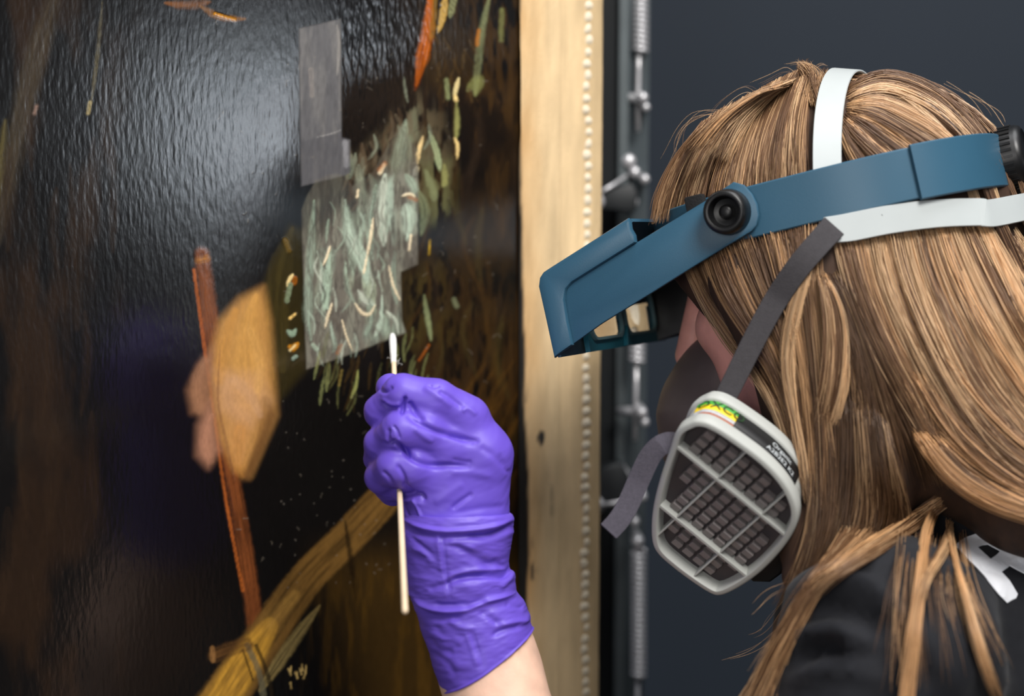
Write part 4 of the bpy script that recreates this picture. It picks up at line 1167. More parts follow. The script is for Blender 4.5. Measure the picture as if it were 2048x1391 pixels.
# front of the crown down to the headband
family([[(1405, 246), (1352, 315), (1316, 390), (1300, 450)], [(1450, 216), (1392, 300), (1356, 380), (1345, 440)], [(1505, 186), (1440, 285), (1405, 370), (1395, 430)], [(1555, 160), (1500, 250), (1470, 340), (1462, 410)],
        [(1595, 140), (1560, 220), (1540, 310), (1535, 390)], [(1614, 142), (1590, 220), (1580, 290), (1580, 370)], [(1628, 146), (1612, 220), (1606, 290), (1610, 380)]], 2000, light=0.45, gold=0.3, clumps=40, seed=1, jit=4)
family([[(1560, 175), (1510, 188), (1430, 240), (1370, 300)], [(1610, 150), (1560, 190), (1510, 250), (1480, 330)]], 260, light=0.45, clumps=12, seed=2)
# tuft rising at the parting
family([[(1600, 210), (1596, 165), (1606, 130), (1618, 116)], [(1640, 220), (1628, 170), (1618, 140), (1596, 124)], [(1660, 230), (1650, 190), (1650, 160), (1640, 140)]], 130, lift=0.004, light=0.35, clumps=9, seed=3, jit=5, rad=0.00016)
# behind the top strap
family([[(1676, 178), (1760, 134), (1862, 160), (1948, 236), (2010, 330)], [(1682, 200), (1764, 170), (1860, 200), (1930, 260), (1990, 340)], [(1686, 214), (1756, 210), (1840, 250), (1900, 290), (1950, 350)],
        [(1688, 224), (1736, 245), (1800, 290), (1850, 330), (1890, 380)], [(1680, 235), (1710, 270), (1750, 310), (1790, 350), (1810, 390)], [(1670, 240), (1688, 290), (1710, 330), (1730, 370), (1740, 400)]], 1700, light=0.5, gold=0.2, clumps=34, seed=4, jit=4)
# under the band and round the temple; darker hair with shade in its colour
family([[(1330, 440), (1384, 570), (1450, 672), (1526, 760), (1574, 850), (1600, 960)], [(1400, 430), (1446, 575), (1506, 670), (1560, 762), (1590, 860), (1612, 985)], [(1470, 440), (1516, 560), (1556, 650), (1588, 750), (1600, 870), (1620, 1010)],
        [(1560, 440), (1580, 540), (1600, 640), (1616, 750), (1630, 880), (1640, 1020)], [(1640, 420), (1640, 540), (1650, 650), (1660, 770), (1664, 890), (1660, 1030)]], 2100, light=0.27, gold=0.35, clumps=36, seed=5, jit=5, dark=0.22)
# bright lock over the ear
family([[(1622, 500), (1584, 600), (1566, 700), (1574, 790), (1594, 880), (1606, 970)], [(1634, 500), (1606, 610), (1590, 700), (1592, 790), (1604, 880), (1616, 960)]], 420, lift=0.006, light=0.85, gold=0.15, clumps=9, seed=6, jit=4)
family([[(1632, 540), (1648, 610), (1652, 690), (1646, 770), (1630, 850)], [(1650, 545), (1684, 620), (1694, 700), (1688, 780), (1668, 850)]], 420, lift=0.006, light=0.72, gold=0.2, clumps=9, seed=7, jit=4)
# main fall at the back
family([[(1660, 430), (1692, 560), (1742, 680), (1800, 790), (1862, 890), (1915, 965)], [(1720, 420), (1748, 560), (1795, 680), (1855, 795), (1890, 890), (1940, 960)], [(1790, 410), (1815, 540), (1860, 660), (1920, 780), (1996, 880), (2070, 950)],
        [(1870, 400), (1905, 520), (1960, 640), (2030, 760), (2110, 860), (2180, 930)], [(1955, 420), (2000, 510), (2062, 630), (2130, 750), (2200, 850), (2260, 910)], [(2034, 462), (2074, 520), (2130, 620), (2200, 740), (2260, 840), (2300, 900)]],
       3600, light=0.62, gold=0.25, clumps=60, seed=8, jit=6)
family([[(1790, 740), (1850, 850), (1920, 930), (2000, 985), (2100, 1030)], [(1830, 720), (1910, 840), (1990, 920), (2080, 980), (2180, 1020)], [(1890, 700), (1980, 820), (2080, 910), (2180, 960), (2260, 990)]], 900, lift=0.006, light=0.55, gold=0.75, clumps=22, seed=9, jit=6)
family([[(1820, 860), (1890, 950), (1970, 1006), (2060, 1040), (2140, 1060)], [(1860, 860), (1940, 940), (2030, 990), (2120, 1020), (2200, 1030)]], 420, lift=0.012, light=0.55, gold=0.8, clumps=12, seed=29, jit=6)
family([[(1650, 540), (1690, 660), (1710, 780), (1720, 900)], [(1672, 520), (1730, 660), (1784, 790), (1826, 900), (1846, 980)], [(1690, 540), (1760, 690), (1820, 800), (1880, 900), (1920, 970)]], 520, lift=0.002, light=0.2, gold=0.3, clumps=18, seed=28, jit=6, dark=0.45)  # dark wedge: underlayer strands with their shadow painted into the colour
# curtain beside the cartridge: dark hair, darkened further to paint in shade
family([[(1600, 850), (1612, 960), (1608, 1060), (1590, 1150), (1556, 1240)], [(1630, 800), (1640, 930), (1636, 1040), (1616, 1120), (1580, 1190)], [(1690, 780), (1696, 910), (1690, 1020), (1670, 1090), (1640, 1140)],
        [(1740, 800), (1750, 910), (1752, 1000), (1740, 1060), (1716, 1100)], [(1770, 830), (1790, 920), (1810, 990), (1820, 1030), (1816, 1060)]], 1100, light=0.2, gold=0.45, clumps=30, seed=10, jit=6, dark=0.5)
BV2 = [HAIR_BVH, SHIRT_BVH]
# ends straying over the shoulder
family([[(1700, 1040), (1660, 1110), (1606, 1190), (1560, 1280), (1500, 1391), (1470, 1450)], [(1760, 1060), (1700, 1110), (1640, 1170), (1588, 1260), (1546, 1360), (1520, 1440)]], 330, lift=0.006, light=0.45, gold=0.4, clumps=12, seed=11, jit=9, bvhs=BV2, fray=0.4)
family([[(1880, 990), (1800, 1050), (1720, 1100), (1640, 1150), (1580, 1200)], [(1890, 1010), (1820, 1060), (1740, 1110), (1660, 1160), (1610, 1210)]], 200, lift=0.008, light=0.5, gold=0.3, clumps=8, seed=12, jit=7, bvhs=BV2, fray=0.4)
family([[(1868, 1010), (1846, 1060), (1836, 1150), (1822, 1260), (1806, 1391), (1800, 1470)], [(1876, 1020), (1856, 1070), (1846, 1160), (1830, 1270), (1818, 1391), (1812, 1470)]], 170, lift=0.012, light=0.75, gold=0.45, clumps=4, seed=13, jit=4.5, bvhs=BV2)
family([[(1900, 1040), (1880, 1090), (1850, 1150), (1838, 1210)], [(1906, 1050), (1888, 1100), (1860, 1150), (1846, 1200)]], 70, lift=0.012, light=0.6, gold=0.4, clumps=4, seed=14, jit=4.5, bvhs=BV2)
family([[(1892, 1040), (1904, 1110), (1928, 1200), (1956, 1300), (1990, 1391), (2004, 1440)], [(1902, 1040), (1912, 1110), (1936, 1200), (1966, 1300), (1998, 1391), (2012, 1440)]], 90, lift=0.012, light=0.65, gold=0.4, clumps=4, seed=15, jit=5, bvhs=BV2)
family([[(1800, 1050), (1790, 1150), (1780, 1260), (1770, 1391)], [(1880, 1060), (1870, 1160), (1880, 1260), (1890, 1391)], [(1930, 1060), (1950, 1180), (2000, 1300), (2030, 1391)]], 45, lift=0.008, light=0.4, gold=0.4, clumps=12, seed=16, jit=8, bvhs=BV2, rad=0.00012, fray=0.5)
# back of the head, combed straight down from the crown
rngb = np.random.default_rng(77)
for _ in range(1500):
    ph = R(rngb.uniform(128, 262)); kq = int(ph * 14); lo_ = rngb.uniform(-215, -150)
    s = np.linspace(0, 1, NP); e = np.interp(s, [0, 0.5], [R(rngb.uniform(55, 84)), R(-8)])
    r_ = 1.0 + rngb.uniform(-0.01, 0.012) + rngb.uniform(0, 0.04) * np.clip((s - 0.5) * 2, 0, 1)
    X = 105 * r_ * np.cos(e) * math.cos(ph); Y = 83 * r_ * np.cos(e) * math.sin(ph); Zq = 87 * r_ * np.sin(e)
    hang = np.clip((s - 0.5) / 0.5, 0, 1); Zq = Zq + hang * (lo_ + 12)
    X = X - hang * 26 * max(0, -math.cos(ph)) * 1.0 + 6 * np.sin(hang * 3 + kq); Y = Y * (1 - 0.22 * hang ** 1.5) + 5 * np.sin(hang * 4 + kq * 2) * hang
    W_ = HC + (np.stack([X, Y, Zq], 1) @ HM) / 1000
    v = np.clip(0.5 + 0.35 * math.sin(kq * 2.4) + rngb.normal(0, 0.15), 0, 1)
    STR.append((W_, 0.00026 * rngb.uniform(0.7, 1.3), (DARK * (1 - v) + (LIGHT if v > 0.5 else MID) * v) * 0.88))
# fly-away hairs
FLY = [[(1480, 232), (1400, 222), (1362, 250), (1338, 310), (1322, 350)], [(1500, 222), (1420, 230), (1368, 258), (1352, 300), (1356, 340)], [(1520, 190), (1486, 170), (1440, 200), (1400, 260)], [(1590, 150), (1560, 140), (1500, 170)],
       [(1940, 230), (1990, 270), (2020, 300)], [(1880, 160), (1940, 200), (1976, 246)], [(1560, 1250), (1500, 1300), (1450, 1320)], [(1570, 1200), (1520, 1260), (1486, 1270)],
       [(1590, 1160), (1540, 1180), (1500, 1220)], [(1540, 1300), (1490, 1380), (1470, 1410)], [(1340, 330), (1318, 370), (1310, 400)], [(1640, 150), (1612, 126), (1560, 128)], [(1610, 140), (1632, 122), (1660, 124)]]
for q, g in enumerate(FLY):
    family([g, [(x + 10, y + 7) for x, y in g]], 1.6, lift=0.004, light=0.8, clumps=2, seed=30 + q, jit=7, rad=0.00007, tuck=0)
# the far side of the head wears the same hair, thinner
LR = HM[1]
for W_, r_, c_ in STR[:]:
    if RNG.random() < 0.3 and np.min((W_ - HC) @ LR) > 0.012 and W_[-1][2] > HC[2] - 0.2:
        STR.append((W_ - LR * (2 * ((W_ - HC) @ LR))[:, None], r_ * 1.6, c_))
n = len(STR); SP = np.array([s[0] for s in STR]); SR = np.array([s[1] for s in STR]); SC = np.array([s[2] for s in STR])
T = np.gradient(SP, axis=1); T /= np.linalg.norm(T, axis=2, keepdims=True) + 1e-12
vd = SP - CAM_LOC; vd /= np.linalg.norm(vd, axis=2, keepdims=True)
B1 = np.cross(T, vd); B1 /= np.linalg.norm(B1, axis=2, keepdims=True) + 1e-12
B2 = np.cross(B1, T)
tap = np.ones(NP); tap[-3:] = [0.8, 0.55, 0.2]
rr = (SR[:, None] * tap[None])[..., None]
ring = np.stack([SP + (B1 * math.cos(a) + B2 * math.sin(a)) * rr for a in (math.pi / 2, math.pi / 2 + 2.094, math.pi / 2 + 4.189)], 2)  # n,NP,3,3
idx = np.arange(n * NP * 3).reshape(n, NP, 3)
HQs = np.stack([idx[:, :-1], np.roll(idx, -1, 2)[:, :-1], np.roll(idx, -1, 2)[:, 1:], idx[:, 1:]], -1).reshape(-1, 4)
hme = fast_mesh(ring.reshape(-1, 3), HQs)
vcol(hme, 'tint', np.repeat(SC, NP * 3, 0))
m_hair = mat('hair_strands', MID, 0.42, spec=0.55, attr='tint')
hb = m_hair.node_tree.nodes['Principled BSDF']; hb.inputs['Anisotropic'].default_value = 0.5
hair = link('hair_strands', hme, m_hair, hair_base); hair.matrix_parent_inverse = hair_base.matrix_world.inverted()
hair['kind'] = 'stuff'
# ------------------------------------------------------------ head-worn magnifier visor
HMV = frame(R(31)); LV = HMV[1]
m_blue = mat('petrol_blue_plastic', lin(50, 90, 113), 0.40, spec=0.5, noise=0.03, nscale=30, bump=0.06, bscale=1600)
m_blk = mat('black_plastic', lin(18, 18, 19), 0.38, spec=0.5)
m_foam = mat('black_foam', lin(12, 12, 13), 0.9, bump=0.4, bscale=900)
m_teal = mat('teal_plastic', lin(40, 116, 134), 0.4, spec=0.5)
m_glass = bpy.data.materials.new('lens_glass'); m_glass.use_nodes = True
gb = m_glass.node_tree.nodes['Principled BSDF']
gb.inputs['Transmission Weight'].default_value = 1.0; gb.inputs['Roughness'].default_value = 0.0; gb.inputs['IOR'].default_value = 1.65
LAT = 0.091
def side(px, py, lat=LAT): return on_plane(px, py, HC + LV * lat, LV)
def far(p): # mirror a point of the near side to the far side
    p = np.asarray(p); return p - LV * 2 * ((p - HC) @ LV)
visor = empty('magnifier_visor', hl(60, 0, 50))
tag(visor, 'petrol blue head-worn magnifier visor with black knobs, on the brown hair', 'visor')
# headband: a hoop round the head, its line taken from the near side
q1 = side(1500, 424); q2 = side(1800, 349)
FB = unit(q1 - q2); FB = unit(FB - LV * (FB @ LV)); UB = np.cross(FB, LV); UB = UB if UB[2] > 0 else -UB
ob = q1 - LV * LAT  # mid-plane point under q1
def bpx(x, y): return proj(ob + FB * x + LV * y)
xr_ = -0.05
while bpx(xr_, 0)[0] < 2004: xr_ -= 0.0005
xf_ = 0.0
while min(bpx(xf_, y)[0] for y in (0, 0.02, 0.04, 0.055)) > 1284: xf_ += 0.0005
xm = (xr_ + xf_) / 2; hx_ = (xf_ - xr_) / 2
def hoop(n=120, e=2.7, off=0.0):
    th = np.linspace(0, 2 * math.pi, n, endpoint=False)
    c, s_ = np.cos(th), np.sin(th)
    X = xm + (hx_ + off) * np.sign(c) * np.abs(c) ** (2 / e); Y = (LAT + off) * np.sign(s_) * np.abs(s_) ** (2 / e)
    return th, X, Y
def hoop_mesh(sel, h0, h1, off, thick, e=2.7, n=200):
    th, X, Y = hoop(n, e, off); _, X2, Y2 = hoop(n, e, off - thick)
    idxs = [i for i in range(n) if sel(X[i], Y[i])]
    # keep contiguous ordering
    if 0 in idxs and n - 1 in idxs and len(idxs) < n:
        k = next(i for i in range(n) if i not in idxs); idxs = [(k + j) % n for j in range(n) if (k + j) % n in set(idxs)]
    closed = len(idxs) == n
    V = []; F = []
    for i in idxs:
        o = ob + FB * X[i] + LV * Y[i]; a = ob + FB * X2[i] + LV * Y2[i]
        b = 0.0007
        V += [o + UB * (h1 - b), o + UB * (h0 + b), o * 0.7 + a * 0.3 + UB * h0, a + UB * h0, a + UB * h1, o * 0.7 + a * 0.3 + UB * h1]
    m = len(idxs)
    for j in range(m if closed else m - 1):
        for k in range(6):
            F.append((j * 6 + k, j * 6 + (k + 1) % 6, ((j + 1) % m) * 6 + (k + 1) % 6, ((j + 1) % m) * 6 + k))
    if not closed:
        F.append(tuple(range(5, -1, -1))); F.append(tuple((m - 1) * 6 + k for k in range(6)))
    bm = bmesh.new()
    vs = [bm.verts.new(v) for v in V]
    for f in F: bm.faces.new([vs[i] for i in f])
    return bm_mesh(bm)
def smooth_by_angle(o, ang=35):
    me = o.data
    bm = bmesh.new(); bm.from_mesh(me)
    for e in bm.edges:
        e.smooth = not (len(e.link_faces) == 2 and e.calc_face_angle(0) > R(ang))
    bm.to_mesh(me); bm.free()
    return o
H0, H1 = -0.0135, 0.0135
def near_x(px):  # x of the near side under an image column
    x = 0.2
    while bpx(x, LAT)[0] < px: x -= 0.0004
    return x
xj = near_x(1820)
smooth_by_angle(link('headband', hoop_mesh(lambda x, y: True, H0, H1, 0, 0.0022), m_blue, visor))
smooth_by_angle(link('size_strap', hoop_mesh(lambda x, y: x < xj and y > -0.02 or (x < xm - hx_ * 0.8), H0 - 0.001, H1 + 0.001, 0.0028, 0.0026), m_blue, visor))
smooth_by_angle(link('sweatband', hoop_mesh(lambda x, y: x > xm + 0.02, H0 - 0.004, H1 - 0.008, -0.0024, 0.006), m_foam, visor))
# rear knob
kc = ob + FB * (xr_ - 0.001) + UB * 0.001
bm = bmesh.new()
prof = [(-0.004, 0.0150), (-0.003, 0.0172), (0.009, 0.0170), (0.0115, 0.0160), (0.0125, 0.0142), (0.0118, 0.013), (0.0112, 0.011), (0.0115, 0.004)]
lathe(bm, kc, -FB, prof, 40)
smooth_by_angle(link('tightening_knob', bm_mesh(bm), m_blk, visor), 50)
bm = bmesh.new()
for k in range(30):
    a = 2 * math.pi * k / 30; d = LV * math.cos(a) + UB * math.sin(a)
    frame_box(bm, kc - FB * 0.003 + d * 0.0172, (FB, d, np.cross(FB, d)), (0.0042, 0.0005, 0.0007))
link('knob_grip', bm_mesh(bm), m_blk, visor, smooth=False)
# small plate under the knob
bm = bmesh.new(); frame_box(bm, kc + FB * 0.004 - UB * 0.0185, (FB, LV, UB), (0.003, 0.012, 0.004), 0.001)
link('knob_bracket', bm_mesh(bm), m_blue, visor, smooth=False)
# hood: side plates, pivots, raised flange, front wall
plate_px = [(1279, 484), (1340, 447), (1419, 399), (1450, 378)]
cxp, cyp = 1466, 428
arc = [(1471, 364), (1492, 370), (1508, 388), (1518, 408), (1522, 430), (1518, 450), (1508, 462)]
plate_px += arc + [(1456, 493), (1380, 540), (1307, 586), (1209, 646), (1152, 687), (1142, 640), (1136, 596), (1140, 574), (1152, 562)]
flange_px = [(1264, 436), (1195, 480), (1110, 534), (1095, 544), (1088, 555), (1086, 572), (1100, 635), (1117, 714), (1130, 704), (1153, 688), (1143, 640), (1137, 598), (1141, 576), (1153, 563), (1279, 484), (1277, 470), (1270, 458), (1268, 444)]
def two_sided(name, poly, off, t, bevel, m, smooth=True):
    bm = bmesh.new(); P = [side(*q) + LV * off for q in poly]
    prism(bm, P, -LV, t, bevel, 2); o = link(name, bm_mesh(bm), m, visor); smooth_by_angle(o, 40)
    bm = bmesh.new(); prism(bm, [far(p) for p in P], LV, t, bevel, 2); o2 = link(name, bm_mesh(bm), m, visor); smooth_by_angle(o2, 40)
two_sided('side_arm', plate_px, 0.0045, 0.0028, 0.0009, m_blue)
two_sided('flange', flange_px, 0.0075, 0.0058, 0.0016, m_blue)
# front wall and top of the hood as one bent sheet between the flanges
wall_px = [(1266, 437), (1195, 482), (1112, 536), (1097, 546), (1090, 557), (1088, 572), (1094, 604), (1099, 628)]
inn_px = [(1270, 443), (1199, 488), (1116, 542), (1102, 551), (1097, 560), (1095, 573), (1101, 603), (1105, 626)]
bm = bmesh.new()
poly = [side(*q) for q in wall_px] + [side(*q) for q in inn_px[::-1]]
prism(bm, [p + LV * 0.003 for p in poly], -LV, 2 * LAT + 0.006, 0)
smooth_by_angle(link('hood_shell', bm_mesh(bm), m_blue, visor), 50)
# corner posts beside the lens plate
UPV = unit(side(1090, 560) - side(1116, 714)); FV = np.cross(LV, UPV); FV = FV if FV @ FH > 0 else -FV
bot = side(1117, 714); bot0 = bot - LV * LAT
for s in (1, -1):
    bm = bmesh.new(); c = bot0 + UPV * 0.011 + LV * s * 0.0730 + FV * -0.0012
    frame_box(bm, c, (LV, UPV, FV), (0.0196, 0.0112, 0.0011), 0.0005)
    smooth_by_angle(link('hood_corner', bm_mesh(bm), m_blue, visor), 40)
# lens plate with two windows
lp0 = bot0 + FV * -0.006
def rrect(x0, x1, y0, y1, r, n=6):
    out = []
    for cx, cy, a0 in ((x1 - r, y1 - r, 0), (x0 + r, y1 - r, 90), (x0 + r, y0 + r, 180), (x1 - r, y0 + r, 270)):
        for k in range(n + 1):
            a = R(a0 + 90 * k / n); out.append((cx + r * math.cos(a), cy + r * math.sin(a)))
    return out
PWH, PHT = 0.060, 0.034
wins = [(0.0045, 0.0555), (-0.0555, -0.0045)]
def lp(x, y, z=0): return lp0 + LV * x + UPV * y + FV * z
def plate_with_holes(outer, holes, t):
    bm = bmesh.new()
    vs = [bm.verts.new((x, y, 0)) for x, y in outer]; es = [bm.edges.new((vs[i], vs[(i + 1) % len(vs)])) for i in range(len(vs))]
    for h in holes:
        hv = [bm.verts.new((x, y, 0)) for x, y in h]; es += [bm.edges.new((hv[i], hv[(i + 1) % len(hv)])) for i in range(len(hv))]
    bmesh.ops.triangle_fill(bm, use_beauty=True, edges=es)
    bmesh.ops.recalc_face_normals(bm, faces=bm.faces)
    r = bmesh.ops.extrude_face_region(bm, geom=bm.faces[:])
    for g in r['geom']:
        if isinstance(g, bmesh.types.BMVert): g.co.z += t
    return bm
hol = [rrect(a, b, 0.0075, PHT - 0.003, 0.007) for a, b in wins]
outer = [(-PWH, 0), (-0.006, 0.0), (0, 0.004), (0.006, 0.0), (PWH, 0), (PWH, PHT), (-PWH, PHT)]
bm = plate_with_holes([(-PWH, 0), (PWH, 0), (PWH, PHT), (-PWH, PHT)], hol, 0.0030)
for v in bm.verts: v.co = Vector(lp(v.co.x, v.co.y, v.co.z - 0.0015))
lplate = link('lens_plate', bm_mesh(bm), m_teal, visor, smooth=False); lplate['label'] = 'teal lens plate with two windows'
m_rim = mat('pale_teal_rim', lin(120, 156, 162), 0.35)
for (a, b), h in zip(wins, hol):
    h2 = rrect(a - 0.0016, b + 0.0016, 0.0059, PHT - 0.0014, 0.0082)
    bm = plate_with_holes(h2, [h], 0.0022)
    for v in bm.verts: v.co = Vector(lp(v.co.x, v.co.y, -0.0015 - v.co.z))
    o = link('window_rim', bm_mesh(bm), m_rim, lplate, smooth=False); o.matrix_parent_inverse = lplate.matrix_world.inverted()
    # plano-convex lens filling the window
    n1_, n2_ = 22, 14; V = []; F = []
    cxw, cyw = (a + b) / 2, (0.0075 + PHT - 0.003) / 2; wx, wy = (b - a) / 2, (PHT - 0.0105) / 2
    for j in range(n2_ + 1):
        for i in range(n1_ + 1):
            u, v = i / n1_ * 2 - 1, j / n2_ * 2 - 1
            V.append(lp(cxw + u * wx, cyw + v * wy, -0.001 + 0.0030 + 0.0030 * (1 - 0.5 * u * u * 1.0 - 0.5 * v * v) + 0.0045 * (1 + u)))
    nn = len(V)
    for j in range(n2_ + 1):
        for i in range(n1_ + 1):
            u, v = i / n1_ * 2 - 1, j / n2_ * 2 - 1
            V.append(lp(cxw + u * wx, cyw + v * wy, -0.001))
    w_ = n1_ + 1
    for j in range(n2_):
        for i in range(n1_):
            q = j * w_ + i; F.append((q, q + 1, q + w_ + 1, q + w_)); F.append((nn + q + w_, nn + q + w_ + 1, nn + q + 1, nn + q))
    for i in range(n1_):
        F.append((i, nn + i, nn + i + 1, i + 1)); t_ = n2_ * w_ + i; F.append((t_ + 1, nn + t_ + 1, nn + t_, t_))
    for j in range(n2_):
        q = j * w_; F.append((q + w_, nn + q + w_, nn + q, q)); q = j * w_ + n1_; F.append((q, nn + q, nn + q + w_, q + w_))
    bm = bmesh.new(); vs = [bm.verts.new(v) for v in V]
    for f in F: bm.faces.new([vs[i] for i in f])
    o = link('lens', bm_mesh(bm), m_glass, lplate); o.matrix_parent_inverse = lplate.matrix_world.inverted(); smooth_by_angle(o, 30)
# ribs under the windows
for x in (0.0,):
    bm = bmesh.new(); prism(bm, [lp(-0.004, 0.0005, -0.0014), lp(0.004, 0.0005, -0.0014), lp(0.0, 0.012, -0.0014)], -FV, 0.003, 0.0004)
    o = link('bridge_rib', bm_mesh(bm), m_teal, lplate, smooth=False); o.matrix_parent_inverse = lplate.matrix_world.inverted()
# black light shield on the far end of the lens plate
sh_p = [lp(-PWH, 0.0, 0), lp(-PWH, PHT, 0), lp(-PWH - 0.002, PHT + 0.004, -0.040), lp(-PWH - 0.002, 0.006, -0.038), lp(-PWH, 0.001, -0.018)]
bm = bmesh.new(); prism(bm, sh_p, -LV, 0.002, 0.0004); link('light_shield', bm_mesh(bm), m_blk, visor, smooth=False)
# pivot knobs on both sides
pc = side(1463, 424) + LV * 0.0045
for c, d in ((pc, LV), (far(pc), -LV)):
    bm = bmesh.new()
    prof = [(0.0, 0.0118), (0.001, 0.0122), (0.0085, 0.0116), (0.0105, 0.0106), (0.0109, 0.0094), (0.0104, 0.0084), (0.0045, 0.0070), (0.0035, 0.004), (0.0035, 0.001)]
    lathe(bm, c, d, prof, 36)
    o = link('pivot_knob', bm_mesh(bm), m_blk, visor); smooth_by_angle(o, 50)
    bm = bmesh.new(); tube(bm, [c + d * 0.0033, c + d * 0.0064, c + d * 0.0072], [0.0040, 0.0038, 0.0020], 16)
    s_ = link('pivot_screw', bm_mesh(bm), m_blk, o); s_.matrix_parent_inverse = o.matrix_world.inverted()
# black spacer where the front of the band meets the arm
bm = bmesh.new(); xs = near_x(1400)
frame_box(bm, ob + FB * xs + LV * (LAT - 0.001) + UB * 0.003, (FB, LV, UB), (0.0052, 0.0035, 0.0128), 0.0012)
smooth_by_angle(link('spacer_block', bm_mesh(bm), m_foam, visor), 40)
# ------------------------------------------------------------ half-mask respirator
m_mask = mat('grey_brown_rubber', lin(98, 88, 88), 0.55, spec=0.4, noise=0.05, nscale=60)
m_shell = mat('pale_grey_plastic', lin(182, 184, 179), 0.5, spec=0.45, noise=0.03, nscale=50, bump=0.05, bscale=1500)
m_grid = mat('grey_filter_plastic', lin(128, 121, 120), 0.5, noise=0.06, nscale=80)
m_strap = mat('charcoal_elastic', lin(58, 55, 58), 0.85, noise=0.1, nscale=400, bump=0.3, bscale=1400)
m_loose = mat('grey_woven_elastic', lin(72, 68, 78), 0.85, noise=0.15, nscale=700, bump=0.4, bscale=2200)
m_white = mat('white_harness_plastic', lin(186, 192, 192), 0.42, spec=0.4, noise=0.02, nscale=60)
resp = empty('respirator', hl(100, 0, -80))
tag(resp, 'grey half-mask respirator with ribbed filter cartridge and white head straps, over the face', 'respirator')
F7 = Field((-20, -75, -150), (165, 75, 10), 1.8)
F7.cone((86, 0, -50), (88, 0, -70), 15, 34, 12)
F7.ell((66, 0, -80), (52, 50, 50), None, 14)
F7.cone((98, 0, -70), (108, 0, -92), 24, 22, 14)
for s in (-1, 1):
    F7.cone((84, s * 22, -84), (82, s * 44, -98), 24, 18, 10)
    F7.ell((44, s * 74, -52), (44, 40, 46), None, 5, sub=True)
F7.ell((16, 0, -42), (58, 62, 62), None, 6, sub=True)
MV, MQ = F7.mesh()
link('face_piece', fast_mesh(HC + (MV @ HM) / 1000, MQ), m_mask, resp)
MASK_BVH = BVHTree.FromPolygons([tuple(v) for v in HC + (MV @ HM) / 1000], [tuple(q) for q in MQ])
bm = bmesh.new()
tube(bm, [hl(100 + t, 0, -104 - t * 0.9) for t in (0, 8, 16, 20)], [0.022, 0.024, 0.021, 0.012], 28)
link('exhale_valve', bm_mesh(bm), m_blk, resp)
# --- cartridge
def cart_frame():
    n = unit(-0.36 * C_R - 0.50 * C_U - 0.79 * C_F)
    c = U(1446, 1003, 1.012)
    return c, n
CC, CNn = cart_frame()
crop = [(400, 720), (385, 850), (392, 965), (430, 1040), (520, 1122), (640, 1212), (760, 1288), (830, 1299), (930, 1256), (1060, 1168), (1180, 1050), (1268, 932), (1308, 830), (1300, 722), (1230, 585), (1100, 445), (900, 296), (770, 218), (690, 196), (632, 206), (545, 262), (494, 400), (440, 560)]
rim_px = [(1180 + x * 0.31637, 780 + y * 0.31637) for x, y in crop]
P3 = np.array([on_plane(x, y, CC, CNn) for x, y in rim_px])
E1 = unit(on_plane(1180 + 1250 * 0.31637, 780 + 940 * 0.31637, CC, CNn) - on_plane(1180 + 540 * 0.31637, 780 + 360 * 0.31637, CC, CNn)); E2 = np.cross(CNn, E1)
if E2 @ C_U > 0: E2 = -E2
OUT = np.stack([(P3 - CC) @ E1, (P3 - CC) @ E2], 1)
OUT = catmull(OUT, 8, closed=True)
area = 0.5 * np.sum(OUT[:, 0] * np.roll(OUT[:, 1], -1) - np.roll(OUT[:, 0], -1) * OUT[:, 1])
if area < 0: OUT = OUT[::-1]
def offset(P, d):
    t = np.roll(P, -1, 0) - np.roll(P, 1, 0); t /= np.linalg.norm(t, axis=1, keepdims=True)
    return P - np.stack([t[:, 1], -t[:, 0]], 1) * d   # d > 0 goes inward for a counter-clockwise outline
def cl(a, b, z): return CC + E1 * a + E2 * b + CNn * z
PARTC = []
def rings_mesh(rings, close_last=True, close_first=False):
    V = []; F = []; n = len(rings[0][0])
    for P, z in rings: V += [cl(a, b, z) for a, b in P]
    for j in range(len(rings) - 1):
        for k in range(n): F.append((j * n + k, j * n + (k + 1) % n, (j + 1) * n + (k + 1) % n, (j + 1) * n + k))
    bm = bmesh.new(); vs = [bm.verts.new(v) for v in V]
    for f in F: bm.faces.new([vs[i] for i in f])
    if close_last: bm.faces.new(vs[-n:])
    if close_first: bm.faces.new(vs[:n][::-1])
    return bm_mesh(bm)
# shell from the tray floor, up over the rim, down the side to the back
TH = 0.031
prof = [(0.0046, -0.0075), (0.0036, -0.001), (0.0030, 0.0), (0.0012, 0.0), (0.0003, -0.0006), (0.0, -0.0016), (0.0, -0.0075), (0.0006, -0.0085), (0.0022, -0.0090),
        (0.0022, -0.0225), (0.0008, -0.0230), (0.0004, -0.0236), (0.0004, -0.0272), (0.0012, -TH), (0.012, -TH - 0.001)]
cart = link('filter_cartridge', rings_mesh([(offset(OUT, d), z) for d, z in prof], True, False), m_shell, resp)
smooth_by_angle(cart, 40)
cart['label'] = 'pale grey filter cartridge with a ribbed grille'
def child(o, p):
    o.parent = p; o.matrix_parent_inverse = p.matrix_world.inverted(); return o
tray = offset(OUT, 0.0046)
def inside(P, x, y):
    n = len(P); c = False
    for i in range(n):
        x0, y0 = P[i]; x1, y1 = P[(i + 1) % n]
        if (y0 > y) != (y1 > y) and x < (x1 - x0) * (y - y0) / (y1 - y0) + x0: c = not c
    return c
# floor
bm = bmesh.new(); vs = [bm.verts.new(cl(a, b, -0.0074)) for a, b in offset(OUT, 0.0042)]; bm.faces.new(vs)
m_dark = mat('dark_filter_floor', lin(64, 58, 60), 0.7)
child(link('grille_floor', bm_mesh(bm), m_dark, smooth=False), cart)
